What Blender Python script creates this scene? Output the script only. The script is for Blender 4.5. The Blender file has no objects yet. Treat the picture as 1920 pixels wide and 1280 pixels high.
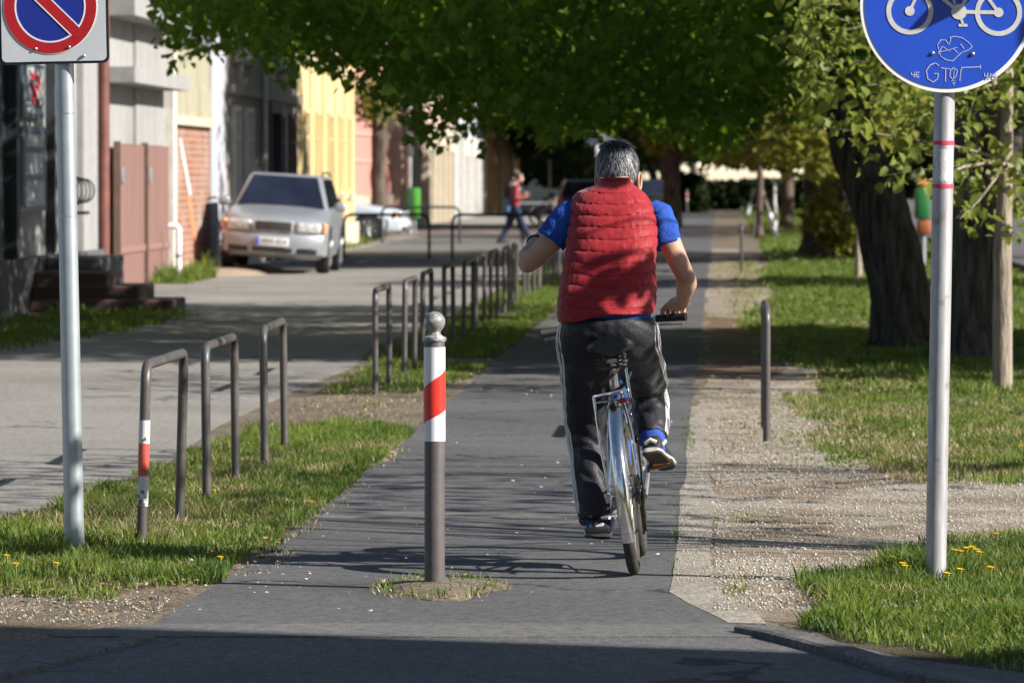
import bpy, bmesh, math, random
import numpy as np
from mathutils import Vector, Matrix, noise as mnoise
R = math.radians
random.seed(7); np.random.seed(7)
SC = bpy.context.scene
COL = SC.collection

# ------------------------------------------------------------ camera
F = 10000.0                     # focal length in pixels of a 1920 wide picture
CAM_H = 1.6
PITCH = math.atan(309 / F)
YAW = math.atan(390 / F * math.cos(PITCH))
cam = bpy.data.cameras.new('camera')
cam.sensor_width = 36.0
cam.lens = F / 1920 * 36.0
cam.clip_start = 0.5; cam.clip_end = 3000
cam.dof.use_dof = True
cam.dof.focus_distance = 21.5
cam.dof.aperture_fstop = 8.5
camo = bpy.data.objects.new('camera', cam)
camo.location = (0, 0, CAM_H)
camo.rotation_euler = (math.pi / 2 - PITCH, 0, YAW)
COL.objects.link(camo)
SC.camera = camo
CM = camo.rotation_euler.to_matrix()

# ------------------------------------------------------------ light
SUN_TO = Vector((1.6, -0.55, 1.0)).normalized()
EL = math.asin(SUN_TO.z); AZ = math.atan2(SUN_TO.x, SUN_TO.y)
world = bpy.data.worlds.new('World'); SC.world = world
world.use_nodes = True
wn = world.node_tree.nodes; wl = world.node_tree.links
wn.clear()
sky = wn.new('ShaderNodeTexSky'); sky.sky_type = 'NISHITA'; sky.sun_disc = False
sky.sun_elevation = EL; sky.sun_rotation = AZ
bg = wn.new('ShaderNodeBackground'); bg.inputs[1].default_value = 0.05
wo = wn.new('ShaderNodeOutputWorld')
wl.new(sky.outputs[0], bg.inputs[0]); wl.new(bg.outputs[0], wo.inputs[0])
sun = bpy.data.lights.new('sun', 'SUN'); sun.energy = 5.0; sun.angle = R(0.5)
sun.color = (1.0, 0.95, 0.87)
suno = bpy.data.objects.new('sun', sun)
suno.rotation_euler = (-SUN_TO).to_track_quat('-Z', 'Y').to_euler()
suno.location = (30, 10, 30)
COL.objects.link(suno)
SC.view_settings.view_transform = 'Standard'
SC.view_settings.look = 'None'
SC.view_settings.exposure = 1.05
SC.view_settings.gamma = 1.0
SC.cycles.use_denoising = True
SC.cycles.max_bounces = 6
SC.cycles.transparent_max_bounces = 6

# ------------------------------------------------------------ pixel helpers
def ray(px, py):
    return CM @ Vector((px - 960, 640 - py, -F))
def at(px, py, z=0.0):
    d = ray(px, py); t = (z - CAM_H) / d.z
    return Vector((d.x * t, d.y * t, z))
def atv(px, py, v):
    d = ray(px, py); t = v / d.y
    return Vector((d.x * t, v, CAM_H + d.z * t))

# ------------------------------------------------------------ mesh builder
class MB:
    def __init__(s): s.v = []; s.f = []
    def add(s, vs, fs):
        n = len(s.v); s.v += [tuple(p) for p in vs]; s.f += [tuple(i + n for i in f) for f in fs]; return s
    def box(s, c, d, rot=None):
        c = Vector(c); h = Vector(d) / 2
        ps = [Vector((x * h.x, y * h.y, z * h.z)) for x in (-1, 1) for y in (-1, 1) for z in (-1, 1)]
        if rot is not None: ps = [rot @ p for p in ps]
        return s.add([c + p for p in ps], [(0,1,3,2),(4,6,7,5),(0,4,5,1),(2,3,7,6),(0,2,6,4),(1,5,7,3)])
    def box2(s, a, b):
        a = Vector(a); b = Vector(b)
        return s.box((a + b) / 2, (abs(b.x-a.x), abs(b.y-a.y), abs(b.z-a.z)))
    def rbox(s, c, d, bev, seg=2, rot=None):
        bm = bmesh.new(); bmesh.ops.create_cube(bm, size=1)
        for q in bm.verts: q.co = Vector((q.co.x*d[0], q.co.y*d[1], q.co.z*d[2]))
        bmesh.ops.bevel(bm, geom=bm.edges[:], offset=bev, segments=seg, affect='EDGES', profile=0.5)
        c = Vector(c)
        bm.verts.index_update()
        vs = [c + ((rot @ q.co) if rot is not None else q.co) for q in bm.verts]
        fs = [[q.index for q in f.verts] for f in bm.faces]
        bm.free(); return s.add(vs, fs)
    def tube(s, pts, r, n=10, caps=True, closed=False, sx=1.0, up=None):
        pts = [Vector(p) for p in pts]; m = len(pts)
        rs = r if hasattr(r, '__len__') else [r] * m
        rings = []; ref = None
        for i in range(m):
            if closed: t = pts[(i+1) % m] - pts[i-1]
            else: t = pts[min(i+1, m-1)] - pts[max(i-1, 0)]
            if t.length < 1e-9: t = Vector((0,0,1))
            t.normalize()
            if ref is None:
                a = up if up is not None else (Vector((0,0,1)) if abs(t.z) < .9 else Vector((1,0,0)))
                ref = (a - t * a.dot(t)).normalized()
            else:
                ref = ref - t * ref.dot(t)
                if ref.length < 1e-6: ref = t.orthogonal()
                ref.normalize()
            b = t.cross(ref)
            rings.append([pts[i] + (ref * math.cos(2*math.pi*k/n) + b * sx * math.sin(2*math.pi*k/n)) * rs[i] for k in range(n)])
        vs = [p for g in rings for p in g]; fs = []
        for i in range(m if closed else m-1):
            j = (i+1) % m
            for k in range(n):
                l = (k+1) % n
                fs.append((i*n+k, i*n+l, j*n+l, j*n+k))
        if caps and not closed:
            fs.append(tuple(range(n-1, -1, -1))); fs.append(tuple((m-1)*n+k for k in range(n)))
        return s.add(vs, fs)
    def capsule(s, pts, rs, n=12, sx=1.0, up=None):
        """tube with rounded ends"""
        pts = [Vector(p) for p in pts]; rs = list(rs)
        t0 = (pts[0]-pts[1]).normalized(); t1 = (pts[-1]-pts[-2]).normalized()
        P = []; Q = []
        for a in (80, 55, 28): P.append(pts[0] + t0*rs[0]*math.sin(R(a))); Q.append(rs[0]*math.cos(R(a)))
        P += pts; Q += rs
        for a in (28, 55, 80): P.append(pts[-1] + t1*rs[-1]*math.sin(R(a))); Q.append(rs[-1]*math.cos(R(a)))
        return s.tube(P, Q, n, True, False, sx, up)
    def lathe(s, prof, n=24, M=None, c=(0,0,0)):
        c = Vector(c); vs = []; fs = []; m = len(prof)
        for r, z in prof:
            for k in range(n):
                a = 2*math.pi*k/n
                p = Vector((r*math.cos(a), r*math.sin(a), z))
                if M is not None: p = M @ p
                vs.append(c + p)
        for i in range(m-1):
            for k in range(n):
                l = (k+1) % n
                fs.append((i*n+k, i*n+l, (i+1)*n+l, (i+1)*n+k))
        fs.append(tuple(range(n-1, -1, -1))); fs.append(tuple((m-1)*n+k for k in range(n)))
        return s.add(vs, fs)
    def sphere(s, c, r, n=16, m=10, rot=None):
        c = Vector(c); rr = Vector((r, r, r)) if not hasattr(r, '__len__') else Vector(r)
        vs = []; fs = []
        for i in range(m+1):
            th = math.pi * min(max(i, 0.02), m-0.02) / m
            for k in range(n):
                a = 2*math.pi*k/n
                p = Vector((rr.x*math.sin(th)*math.cos(a), rr.y*math.sin(th)*math.sin(a), rr.z*math.cos(th)))
                if rot is not None: p = rot @ p
                vs.append(c + p)
        for i in range(m):
            for k in range(n):
                l = (k+1) % n
                fs.append((i*n+k, (i+1)*n+k, (i+1)*n+l, i*n+l))
        fs.append(tuple(range(n))); fs.append(tuple(m*n+k for k in range(n-1, -1, -1)))
        return s.add(vs, fs)
    def rings(s, rings, caps=True):
        n = len(rings[0]); vs = [p for g in rings for p in g]; fs = []
        for i in range(len(rings)-1):
            for k in range(n):
                l = (k+1) % n
                fs.append((i*n+k, i*n+l, (i+1)*n+l, (i+1)*n+k))
        if caps:
            fs.append(tuple(range(n-1, -1, -1))); fs.append(tuple((len(rings)-1)*n+k for k in range(n)))
        return s.add(vs, fs)
    def prism(s, poly, d):
        """poly: list of 3-D points (planar), extruded by vector d"""
        poly = [Vector(p) for p in poly]; d = Vector(d); n = len(poly)
        vs = poly + [p + d for p in poly]
        fs = [tuple(range(n-1, -1, -1)), tuple(range(n, 2*n))]
        for k in range(n):
            l = (k+1) % n; fs.append((k, l, n+l, n+k))
        return s.add(vs, fs)
    def mesh(s, name, off=None):
        me = bpy.data.meshes.new(name)
        vs = s.v if off is None else [(p[0]-off[0], p[1]-off[1], p[2]-off[2]) for p in s.v]
        me.from_pydata(vs, [], s.f); me.update()
        bm = bmesh.new(); bm.from_mesh(me)
        bmesh.ops.recalc_face_normals(bm, faces=bm.faces[:]); bm.to_mesh(me); bm.free()
        return me
    def build(s, name, mat, parent=None, smooth=True, world=False, ang=40):
        off = parent.location if (world and parent is not None) else None
        return link(name, s.mesh(name, off), mat, parent, smooth, ang)

def link(name, me, mat, parent=None, smooth=True, ang=40):
    o = bpy.data.objects.new(name, me); COL.objects.link(o)
    if mat is not None and not me.materials: me.materials.append(mat)
    if smooth:
        me.polygons.foreach_set('use_smooth', [True]*len(me.polygons))
        try: me.set_sharp_from_angle(angle=R(ang))
        except Exception: pass
    if parent is not None: o.parent = parent
    return o
def tag(o, label=None, cat=None, group=None, kind=None):
    if label: o['label'] = label
    if cat: o['category'] = cat
    if group: o['group'] = group
    if kind: o['kind'] = kind
    return o
def thing(name, loc, label, cat, rz=0, group=None):
    o = bpy.data.objects.new(name, None); COL.objects.link(o)
    o.empty_display_size = 0.1
    o.location = loc; o.rotation_euler = (0, 0, rz)
    return tag(o, label, cat, group)
def children(o): return [c for c in bpy.data.objects if c.parent is o]
def copy_tree(o, parent=None):
    kids = children(o)
    c = o.copy(); COL.objects.link(c)
    if parent is not None: c.parent = parent
    for k in kids: copy_tree(k, c)
    return c
def remesh(mb, name, vox, smooth=6, off=None):
    me = mb.mesh(name + '_raw', off)
    o = bpy.data.objects.new(name + '_raw', me); COL.objects.link(o)
    m = o.modifiers.new('r', 'REMESH'); m.mode = 'VOXEL'; m.voxel_size = vox; m.use_smooth_shade = True
    if smooth:
        k = o.modifiers.new('s', 'SMOOTH'); k.factor = 0.5; k.iterations = smooth
    dg = bpy.context.evaluated_depsgraph_get()
    out = bpy.data.meshes.new_from_object(o.evaluated_get(dg))
    out.name = name
    bpy.data.objects.remove(o); bpy.data.meshes.remove(me)
    return out
def fastmesh(name, V, FI):
    """V (n,3), FI (m,k) all faces of k corners"""
    me = bpy.data.meshes.new(name)
    V = np.ascontiguousarray(V, dtype=np.float32); FI = np.ascontiguousarray(FI, dtype=np.int32)
    k = FI.shape[1]
    me.vertices.add(len(V)); me.vertices.foreach_set('co', V.ravel())
    me.loops.add(FI.size); me.loops.foreach_set('vertex_index', FI.ravel())
    me.polygons.add(len(FI))
    me.polygons.foreach_set('loop_start', np.arange(0, FI.size, k, dtype=np.int32))
    me.update(calc_edges=True); me.validate()
    return me
def text_mesh(txt, size, depth=0.0006):
    cu = bpy.data.curves.new('t', 'FONT'); cu.body = txt; cu.size = size; cu.extrude = depth
    cu.align_x = 'CENTER'; cu.align_y = 'CENTER'
    o = bpy.data.objects.new('t', cu); COL.objects.link(o)
    dg = bpy.context.evaluated_depsgraph_get()
    me = bpy.data.meshes.new_from_object(o.evaluated_get(dg))
    bpy.data.objects.remove(o); bpy.data.curves.remove(cu)
    me.transform(Matrix.Rotation(R(90), 4, 'X'))      # stands upright, faces -Y
    return me
def grid_noise(seed):
    g = np.random.RandomState(seed).rand(256, 256)
    def f(x, y):
        x = np.asarray(x, float); y = np.asarray(y, float)
        xi = np.floor(x).astype(int); yi = np.floor(y).astype(int)
        fx = x - xi; fy = y - yi
        fx = fx*fx*(3-2*fx); fy = fy*fy*(3-2*fy)
        a = g[xi % 256, yi % 256]; b = g[(xi+1) % 256, yi % 256]
        c = g[xi % 256, (yi+1) % 256]; d = g[(xi+1) % 256, (yi+1) % 256]
        return (a*(1-fx)+b*fx)*(1-fy) + (c*(1-fx)+d*fx)*fy
    return f
GN = grid_noise(3); GN2 = grid_noise(11)

# ------------------------------------------------------------ materials
class NT:
    def __init__(s, name):
        s.m = bpy.data.materials.new(name); s.m.use_nodes = True
        s.t = s.m.node_tree; s.t.nodes.clear()
        s.out = s.t.nodes.new('ShaderNodeOutputMaterial')
        s.b = s.t.nodes.new('ShaderNodeBsdfPrincipled')
        s.t.links.new(s.b.outputs[0], s.out.inputs[0])
        s.co = s.t.nodes.new('ShaderNodeTexCoord')
    def n(s, typ, **kw):
        q = s.t.nodes.new(typ)
        for k, v in kw.items(): setattr(q, k, v)
        return q
    def l(s, a, b): s.t.links.new(a, b)
    def mapping(s, scale=(1,1,1), space='Object', rot=(0,0,0)):
        m = s.n('ShaderNodeMapping'); m.inputs['Scale'].default_value = scale; m.inputs['Rotation'].default_value = rot
        s.l(s.co.outputs[space], m.inputs[0]); return m.outputs[0]
    def noise(s, scale, detail=4, vec=None, rough=0.6):
        q = s.n('ShaderNodeTexNoise'); q.inputs['Scale'].default_value = scale
        q.inputs['Detail'].default_value = detail; q.inputs['Roughness'].default_value = rough
        s.l(vec if vec is not None else s.co.outputs['Object'], q.inputs['Vector']); return q.outputs[0]
    def voro(s, scale, vec=None, out='Color', feat='F1'):
        q = s.n('ShaderNodeTexVoronoi'); q.inputs['Scale'].default_value = scale; q.feature = feat
        s.l(vec if vec is not None else s.co.outputs['Object'], q.inputs['Vector']); return q.outputs[out]
    def ramp(s, fac, stops):
        q = s.n('ShaderNodeValToRGB'); e = q.color_ramp.elements
        while len(e) < len(stops): e.new(0.5)
        for i, (p, c) in enumerate(stops):
            e[i].position = p; e[i].color = (c[0], c[1], c[2], 1) if hasattr(c, '__len__') else (c, c, c, 1)
        s.l(fac, q.inputs[0]); return q.outputs[0]
    def mix(s, fac, a, b, blend='MIX'):
        q = s.n('ShaderNodeMix', data_type='RGBA', blend_type=blend)
        for sock, v in ((q.inputs[0], fac), (q.inputs[6], a), (q.inputs[7], b)):
            if hasattr(v, 'is_linked') or isinstance(v, bpy.types.NodeSocket): s.l(v, sock)
            elif hasattr(v, '__len__'): sock.default_value = (v[0], v[1], v[2], 1)
            else: sock.default_value = v
        return q.outputs[2]
    def col(s, v):
        if isinstance(v, bpy.types.NodeSocket): s.l(v, s.b.inputs['Base Color'])
        else: s.b.inputs['Base Color'].default_value = (v[0], v[1], v[2], 1)
        return s
    def set(s, rough=None, metal=None, spec=None, **kw):
        if rough is not None: s.b.inputs['Roughness'].default_value = rough
        if metal is not None: s.b.inputs['Metallic'].default_value = metal
        if spec is not None: s.b.inputs['Specular IOR Level'].default_value = spec
        for k, v in kw.items(): s.b.inputs[k].default_value = v
        return s
    def bump(s, h, strength=0.3, dist=0.01):
        q = s.n('ShaderNodeBump'); q.inputs['Strength'].default_value = strength; q.inputs['Distance'].default_value = dist
        s.l(h, q.inputs['Height']); s.l(q.outputs[0], s.b.inputs['Normal']); return s

def simple(name, c, rough=0.6, metal=0.0, var=0.18, scale=6.0, bump=0.0, spec=None):
    t = NT(name)
    nz = t.noise(scale, 5)
    a = tuple(x*(1-var) for x in c); b = tuple(min(1, x*(1+var)) for x in c)
    t.col(t.ramp(nz, [(0.3, a), (0.7, b)])).set(rough, metal, spec)
    if bump: t.bump(t.noise(scale*6, 4), bump, 0.005)
    return t.m
def ground_mat(name, c1, c2, fine=60, coarse=0.7, specks=None, bump=0.5, dist=0.006, pebble=None, rough=0.9, stain=None, cracks=None, mid=17):
    t = NT(name)
    c = t.mix(t.ramp(t.noise(coarse, 6), [(0.35, 0), (0.65, 1)]), c1, c2)
    c = t.mix(0.85, c, t.ramp(t.noise(mid, 4, None, .7), [(0.28, 0.45), (0.5, .95), (0.72, 1.25)]), 'MULTIPLY')
    f = t.noise(fine, 3)
    c = t.mix(0.75, c, t.ramp(f, [(0.25, 0.35), (0.75, 1.0)]), 'MULTIPLY')
    if pebble:
        pv = t.voro(pebble[0])
        c = t.mix(pebble[1], c, t.ramp(pv, [(0.1, pebble[2]), (0.9, pebble[3])]), 'OVERLAY')
    if stain:
        c = t.mix(t.ramp(t.noise(stain[0], 5), [(stain[1], 0), (stain[1]+.12, stain[2])]), c, stain[3])
    if specks:
        c = t.mix(t.ramp(t.voro(specks[0], out='Distance'), [(specks[1], 1), (specks[1]+0.03, 0)]), c, specks[2])
    if cracks:
        vv = t.n('ShaderNodeVectorMath', operation='ADD'); t.l(t.co.outputs['Object'], vv.inputs[0])
        nv = t.n('ShaderNodeTexNoise'); nv.inputs['Scale'].default_value = 2.5; nv.inputs['Detail'].default_value = 5; t.l(t.co.outputs['Object'], nv.inputs['Vector'])
        t.l(nv.outputs['Color'], vv.inputs[1])
        cr = t.voro(cracks[0], vv.outputs[0], 'Distance', 'DISTANCE_TO_EDGE')
        gate = t.ramp(t.noise(0.45, 3), [(0.5, 0), (0.56, 1)])
        c = t.mix(t.mix(1.0, t.ramp(cr, [(cracks[1], 1), (cracks[1]*2, 0)]), gate, 'MULTIPLY'), c, tuple(x*.3 for x in c1))
    t.col(c).set(rough, spec=0.25)
    t.bump(t.noise(fine, 2), bump, dist)
    return t.m
def leaf_mat(name, c1, c2, trans=0.45, tc=None, rough=0.5):
    t = NT(name)
    g = t.n('ShaderNodeNewGeometry')
    c = t.ramp(g.outputs['Random Per Island'], [(0.0, c1), (1.0, c2)])
    c = t.mix(t.ramp(t.noise(0.9, 3), [(0.35, 0.0), (0.7, 0.5)]), c, tuple(x*1.5 for x in c2))
    t.col(c).set(rough, spec=0.35)
    tr = t.n('ShaderNodeBsdfTranslucent')
    if tc is None: tc = (c2[0]*1.9, c2[1]*1.7, c2[2]*0.6)
    t.l(t.mix(0.7, c, tc), tr.inputs[0])
    mx = t.n('ShaderNodeMixShader'); mx.inputs[0].default_value = trans
    t.l(t.b.outputs[0], mx.inputs[1]); t.l(tr.outputs[0], mx.inputs[2]); t.l(mx.outputs[0], t.out.inputs[0])
    return t.m
def bark_mat(name, c1, c2, sc=5):
    t = NT(name)
    v = t.mapping((sc*4, sc*4, sc*0.6))
    nz = t.noise(1.0, 6, v)
    t.col(t.ramp(nz, [(0.3, c1), (0.7, c2)])).set(0.95, spec=0.1)
    t.bump(nz, 1.0, 0.03)
    return t.m
def worn_mat(name, paint, under, amount=0.62, scale=9, rough=0.45, metal_under=0.6):
    t = NT(name)
    k = t.ramp(t.noise(scale, 6), [(amount, 0), (amount+0.04, 1)])
    base = t.mix(t.ramp(t.noise(scale*2, 4), [(0.3, 0), (0.7, 1)]), tuple(x*.8 for x in paint), tuple(x*1.15 for x in paint))
    t.col(t.mix(k, base, under)).set(rough, spec=0.5)
    t.bump(t.noise(scale*8, 3), 0.15, 0.002)
    return t.m
# ------------------------------------------------------------ ground materials
M = {}
M['earth'] = ground_mat('earth', (0.16,0.125,0.09), (0.24,0.20,0.15), fine=45, coarse=1.3, pebble=(70,0.6,0.2,0.75), specks=(28,0.09,(0.42,0.36,0.28)), bump=0.8, dist=0.012)
M['path'] = ground_mat('path_asphalt', (0.105,0.105,0.11), (0.142,0.141,0.143), fine=110, coarse=0.5, cracks=(0.55,0.008), pebble=(120,0.35,0.25,0.8), specks=(16,0.02,(0.4,0.38,0.34)), bump=0.5, dist=0.004, stain=(0.9,0.56,0.5,(0.055,0.055,0.058)))
M['road'] = ground_mat('road_asphalt', (0.12,0.12,0.123), (0.165,0.163,0.16), fine=90, cracks=(0.4,0.008), pebble=(110,0.6,0.2,0.85), coarse=0.6, specks=(22,0.03,(0.5,0.48,0.45)), bump=0.6, dist=0.005)
M['patch'] = ground_mat('patch_asphalt', (0.15,0.148,0.145), (0.19,0.187,0.18), fine=130, coarse=0.8, specks=(22,0.03,(0.5,0.48,0.45)), bump=0.6, dist=0.005)
M['pavement'] = ground_mat('pavement_asphalt', (0.25,0.235,0.215), (0.33,0.31,0.285), fine=60, coarse=0.35, cracks=(0.35,0.006), pebble=(70,0.3,0.3,0.75), specks=(9,0.03,(0.16,0.13,0.1)), bump=0.35, dist=0.004, stain=(0.5,0.55,0.45,(0.20,0.19,0.175)))
M['gravel'] = ground_mat('gravel', (0.36,0.315,0.255), (0.48,0.425,0.355), fine=95, coarse=1.1, pebble=(75,0.85,0.12,0.9), specks=(40,0.05,(0.6,0.57,0.52)), bump=1.0, dist=0.014, stain=(0.9,0.46,0.85,(0.19,0.14,0.095)))
M['brown_dirt'] = ground_mat('brown_dirt', (0.15,0.095,0.06), (0.24,0.165,0.11), fine=45, coarse=1.6, pebble=(50,0.6,0.2,0.8), bump=0.8, dist=0.015)
M['kerb'] = ground_mat('kerb_stone', (0.13,0.128,0.125), (0.19,0.185,0.18), fine=70, coarse=2.0, pebble=(60,0.5,0.2,0.8))  # concrete kerb, its colour darkened to stand for shade
M['concrete'] = ground_mat('strip_concrete', (0.29,0.262,0.225), (0.40,0.363,0.31), fine=90, coarse=2.0, pebble=(80,0.7,0.2,0.85), stain=(1.5,0.5,0.6,(0.2,0.165,0.12)), bump=0.5, dist=0.004)
M['sod'] = ground_mat('sod', (0.035,0.038,0.016), (0.11,0.09,0.05), fine=60, coarse=1.8, pebble=(60,0.5,0.2,0.8), bump=0.9, dist=0.015)

def densify(poly, step, amp, seed=0, freq=1.2):
    out = []
    n = len(poly)
    for i in range(n):
        a = Vector(poly[i]); b = Vector(poly[(i+1) % n]); L = (b-a).length
        k = max(1, min(60, int(L/step)))
        t = (b-a).normalized(); nn = Vector((-t.y, t.x))
        for j in range(k):
            p = a.lerp(b, j/k)
            w = (float(GN(p.x*freq+seed*7.3, p.y*freq*0.6+seed)) - 0.5)*2*amp + (float(GN2(p.x*freq*4+seed, p.y*freq*3)) - 0.5)*amp
            q = p + nn*w
            out.append(q)
    return out
def sheet(name, poly, z, mat, step=0.25, amp=0.0, seed=0, freq=1.2):
    P = densify(poly, step, amp, seed, freq) if amp else [Vector(p) for p in poly]
    z = z*0.4
    bm = bmesh.new()
    tv_ = [bm.verts.new((p.x, p.y, z)) for p in P]
    f = bm.faces.new(tv_)
    if f.normal.z == 0: f.normal_update()
    bmesh.ops.triangulate(bm, faces=[f])
    bmesh.ops.recalc_face_normals(bm, faces=bm.faces[:])
    if bm.faces[0].normal.z < 0: bmesh.ops.reverse_faces(bm, faces=bm.faces[:])
    if z > 0:
        bv_ = [bm.verts.new((p.x, p.y, -0.01)) for p in P]
        for i_ in range(len(P)):
            j_ = (i_+1) % len(P); bm.faces.new((tv_[i_], tv_[j_], bv_[j_], bv_[i_]))
    me = bpy.data.meshes.new(name); bm.to_mesh(me); bm.free()
    o = link(name, me, mat, smooth=False); o['kind'] = 'structure'
    return o
def pxpoly(pts): return [at(x, y).to_2d() for x, y in pts]
def inpoly(poly, x, y):
    x = np.asarray(x); y = np.asarray(y); c = np.zeros(x.shape, bool); n = len(poly)
    for i in range(n):
        x1, y1 = poly[i][0], poly[i][1]; x2, y2 = poly[i-1][0], poly[i-1][1]
        if y1 == y2: continue
        t = ((y1 > y) != (y2 > y)) & (x < (x2-x1)*(y-y1)/(y2-y1)+x1)
        c ^= t
    return c

sheet('ground', [(-900,-200),(900,-200),(900,1500),(-900,1500)], 0.0, M['earth'])
sheet('pavement', [(-60,18.6),(-3.16,18.6),(-3.16,330),(-60,330)], 0.004, M['pavement'], 0.3, 0.10, 1)
sheet('bike_path', [(-2.02,18.72),(-1.99,20.5),(-1.93,23),(-1.93,150),(-1.93,330),(-0.2,330),(-0.2,150),(-0.19,60),(-0.19,24),(-0.20,20.6),(-0.06,19.6),(0.10,18.7)], 0.008, M['path'], 0.3, 0.022, 2, 0.8)
sheet('path_patch', [(-1.88,24.85),(-0.21,24.95),(-0.21,25.5),(-1.2,25.3),(-1.9,25.45)], 0.012, M['patch'], 0.15, 0.03, 5)
sheet('road', [(-60,-30),(60,-30),(60,17.2),(2.2,17.2),(1.2,17.5),(0.6,18.0),(0.12,18.72),(-1.6,18.78),(-2.4,18.3),(-3.4,17.6),(-60,17.2)], 0.004, M['road'], 0.3, 0.02, 3)
sheet('road_edge', [(-2.35,18.50),(-2.05,18.92),(0.02,19.02),(0.2,18.66),(0.25,18.5),(-2.3,18.40)], 0.016, M['patch'], 0.2, 0.02, 4)
gp = [(-0.03,20.2),(-0.03,30),(-0.14,37.5),(-0.18,60),(-0.18,118),(0.3,118),(0.75,108),(0.7,60),(0.9,37),(0.9,31),(9,29),(9,23),(3,22.4),(1.2,22.2),(0.9,21.6),(0.55,20.6),(0.45,19.6),(0.3,19.0),(0.1,19.3)]
sheet('gravel', gp, 0.004, M['gravel'], 0.25, 0.07, 6)
sheet('kerb_strip', [(-0.19,20.5),(-0.19,37),(-0.12,37.2),(-0.05,30),(-0.03,23),(-0.03,20.9),(0.08,19.9),(0.17,19.05),(0.04,19.08),(-0.08,19.8)], 0.012, M['concrete'], 0.2, 0.014, 7, 1.0)
sheet('bare_dirt', [(-0.17,42.5),(0.45,42.5),(0.62,46),(0.42,49),(0.8,52),(0.5,56),(0.2,60.5),(-0.17,61)], 0.007, M['brown_dirt'], 0.3, 0.12, 16)
sheet('far_road', [(5.2,30),(60,30),(60,600),(5.2,600)], 0.004, M['road'])
sheet('cross_pavement', [(-8,97),(-3.1,100),(-2.2,118),(-2.2,140),(-8,150)], 0.008, M['patch'], 0.5, 0.1, 9)
# low kerbs where the path meets the road
def kerb(name, pts, w, h):
    mb = MB(); P = [Vector((p.x, p.y, 0)) for p in pts]
    sec = []
    for i, p in enumerate(P):
        t = (P[min(i+1, len(P)-1)] - P[max(i-1, 0)]).normalized(); nn = Vector((-t.y, t.x, 0))
        sec.append([p + nn*w/2 + Vector((0,0,-.05)), p + nn*w/2 + Vector((0,0,h*.8)), p + nn*w*.35 + Vector((0,0,h)), p - nn*w*.35 + Vector((0,0,h)), p - nn*w/2 + Vector((0,0,h*.8)), p - nn*w/2 + Vector((0,0,-.05))])
    mb.rings(sec)
    o = mb.build(name, M['kerb'], smooth=False); o['kind'] = 'structure'; return o
kerb('kerb', [at(x, y) for x, y in ((1405,1186),(1450,1194),(1500,1206),(1560,1222),(1610,1238),(1660,1254),(1720,1272),(1850,1296),(2000,1315),(2300,1340))], 0.12, 0.03)
kerb('kerb', [at(x, y) for x, y in ((-300,1330),(-100,1292),(40,1258),(150,1226),(260,1200))], 0.12, 0.02)
# far kerb of the road on the right
kerb('kerb', [Vector((5.15, v, 0)) for v in (30,60,90,150,300)], 0.15, 0.12)

# ------------------------------------------------------------ grass
t = NT('grass_blades'); g_ = t.n('ShaderNodeNewGeometry')
c_ = t.ramp(g_.outputs['Random Per Island'], [(0.0,(0.035,0.085,0.012)),(.6,(0.09,0.15,0.022)),(1.0,(0.18,0.21,0.045))])
c_ = t.mix(t.ramp(t.noise(1.7,4), [(.42,0),(.62,.8)]), c_, (0.17,0.22,0.032)); c_ = t.mix(t.ramp(t.noise(2.6,3,t.mapping((1,.6,1),rot=(0,0,1))), [(.5,0),(.66,.85)]), c_, (0.03,0.085,0.016))
t.col(c_).set(.55, spec=.3); tr = t.n('ShaderNodeBsdfTranslucent'); t.l(t.mix(.5, c_, (.30,.38,.05)), tr.inputs[0]); mx = t.n('ShaderNodeMixShader'); mx.inputs[0].default_value = .38
t.l(t.b.outputs[0], mx.inputs[1]); t.l(tr.outputs[0], mx.inputs[2]); t.l(mx.outputs[0], t.out.inputs[0]); M['grass'] = t.m
M['grass_dry'] = leaf_mat('dry_blades', (0.17,0.15,0.06), (0.30,0.25,0.13), 0.25, (0.4,0.33,0.15))
def blades(px, py, h, w, lean, z0=0.0):
    n = len(px); a = np.random.rand(n)*2*np.pi
    b = np.random.rand(n)*2*np.pi
    dx = np.cos(a)*w/2; dy = np.sin(a)*w/2
    lx = np.cos(b)*lean*h; ly = np.sin(b)*lean*h
    V = np.zeros((n, 5, 3))
    V[:,0] = np.stack([px-dx, py-dy, np.full(n, z0)], 1); V[:,1] = np.stack([px+dx, py+dy, np.full(n, z0)], 1)
    V[:,2] = np.stack([px+dx*.8+lx*.4, py+dy*.8+ly*.4, z0+h*.6], 1); V[:,3] = np.stack([px-dx*.8+lx*.4, py-dy*.8+ly*.4, z0+h*.6], 1)
    V[:,4] = np.stack([px+lx, py+ly, z0+h*np.sqrt(np.maximum(.15,1-lean**2*.5))], 1)
    I = np.arange(n)[:,None]*5
    T = np.concatenate([I+np.array([[0,1,2]]), I+np.array([[0,2,3]]), I+np.array([[3,2,4]])], 0)
    return V.reshape(-1,3), T
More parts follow.
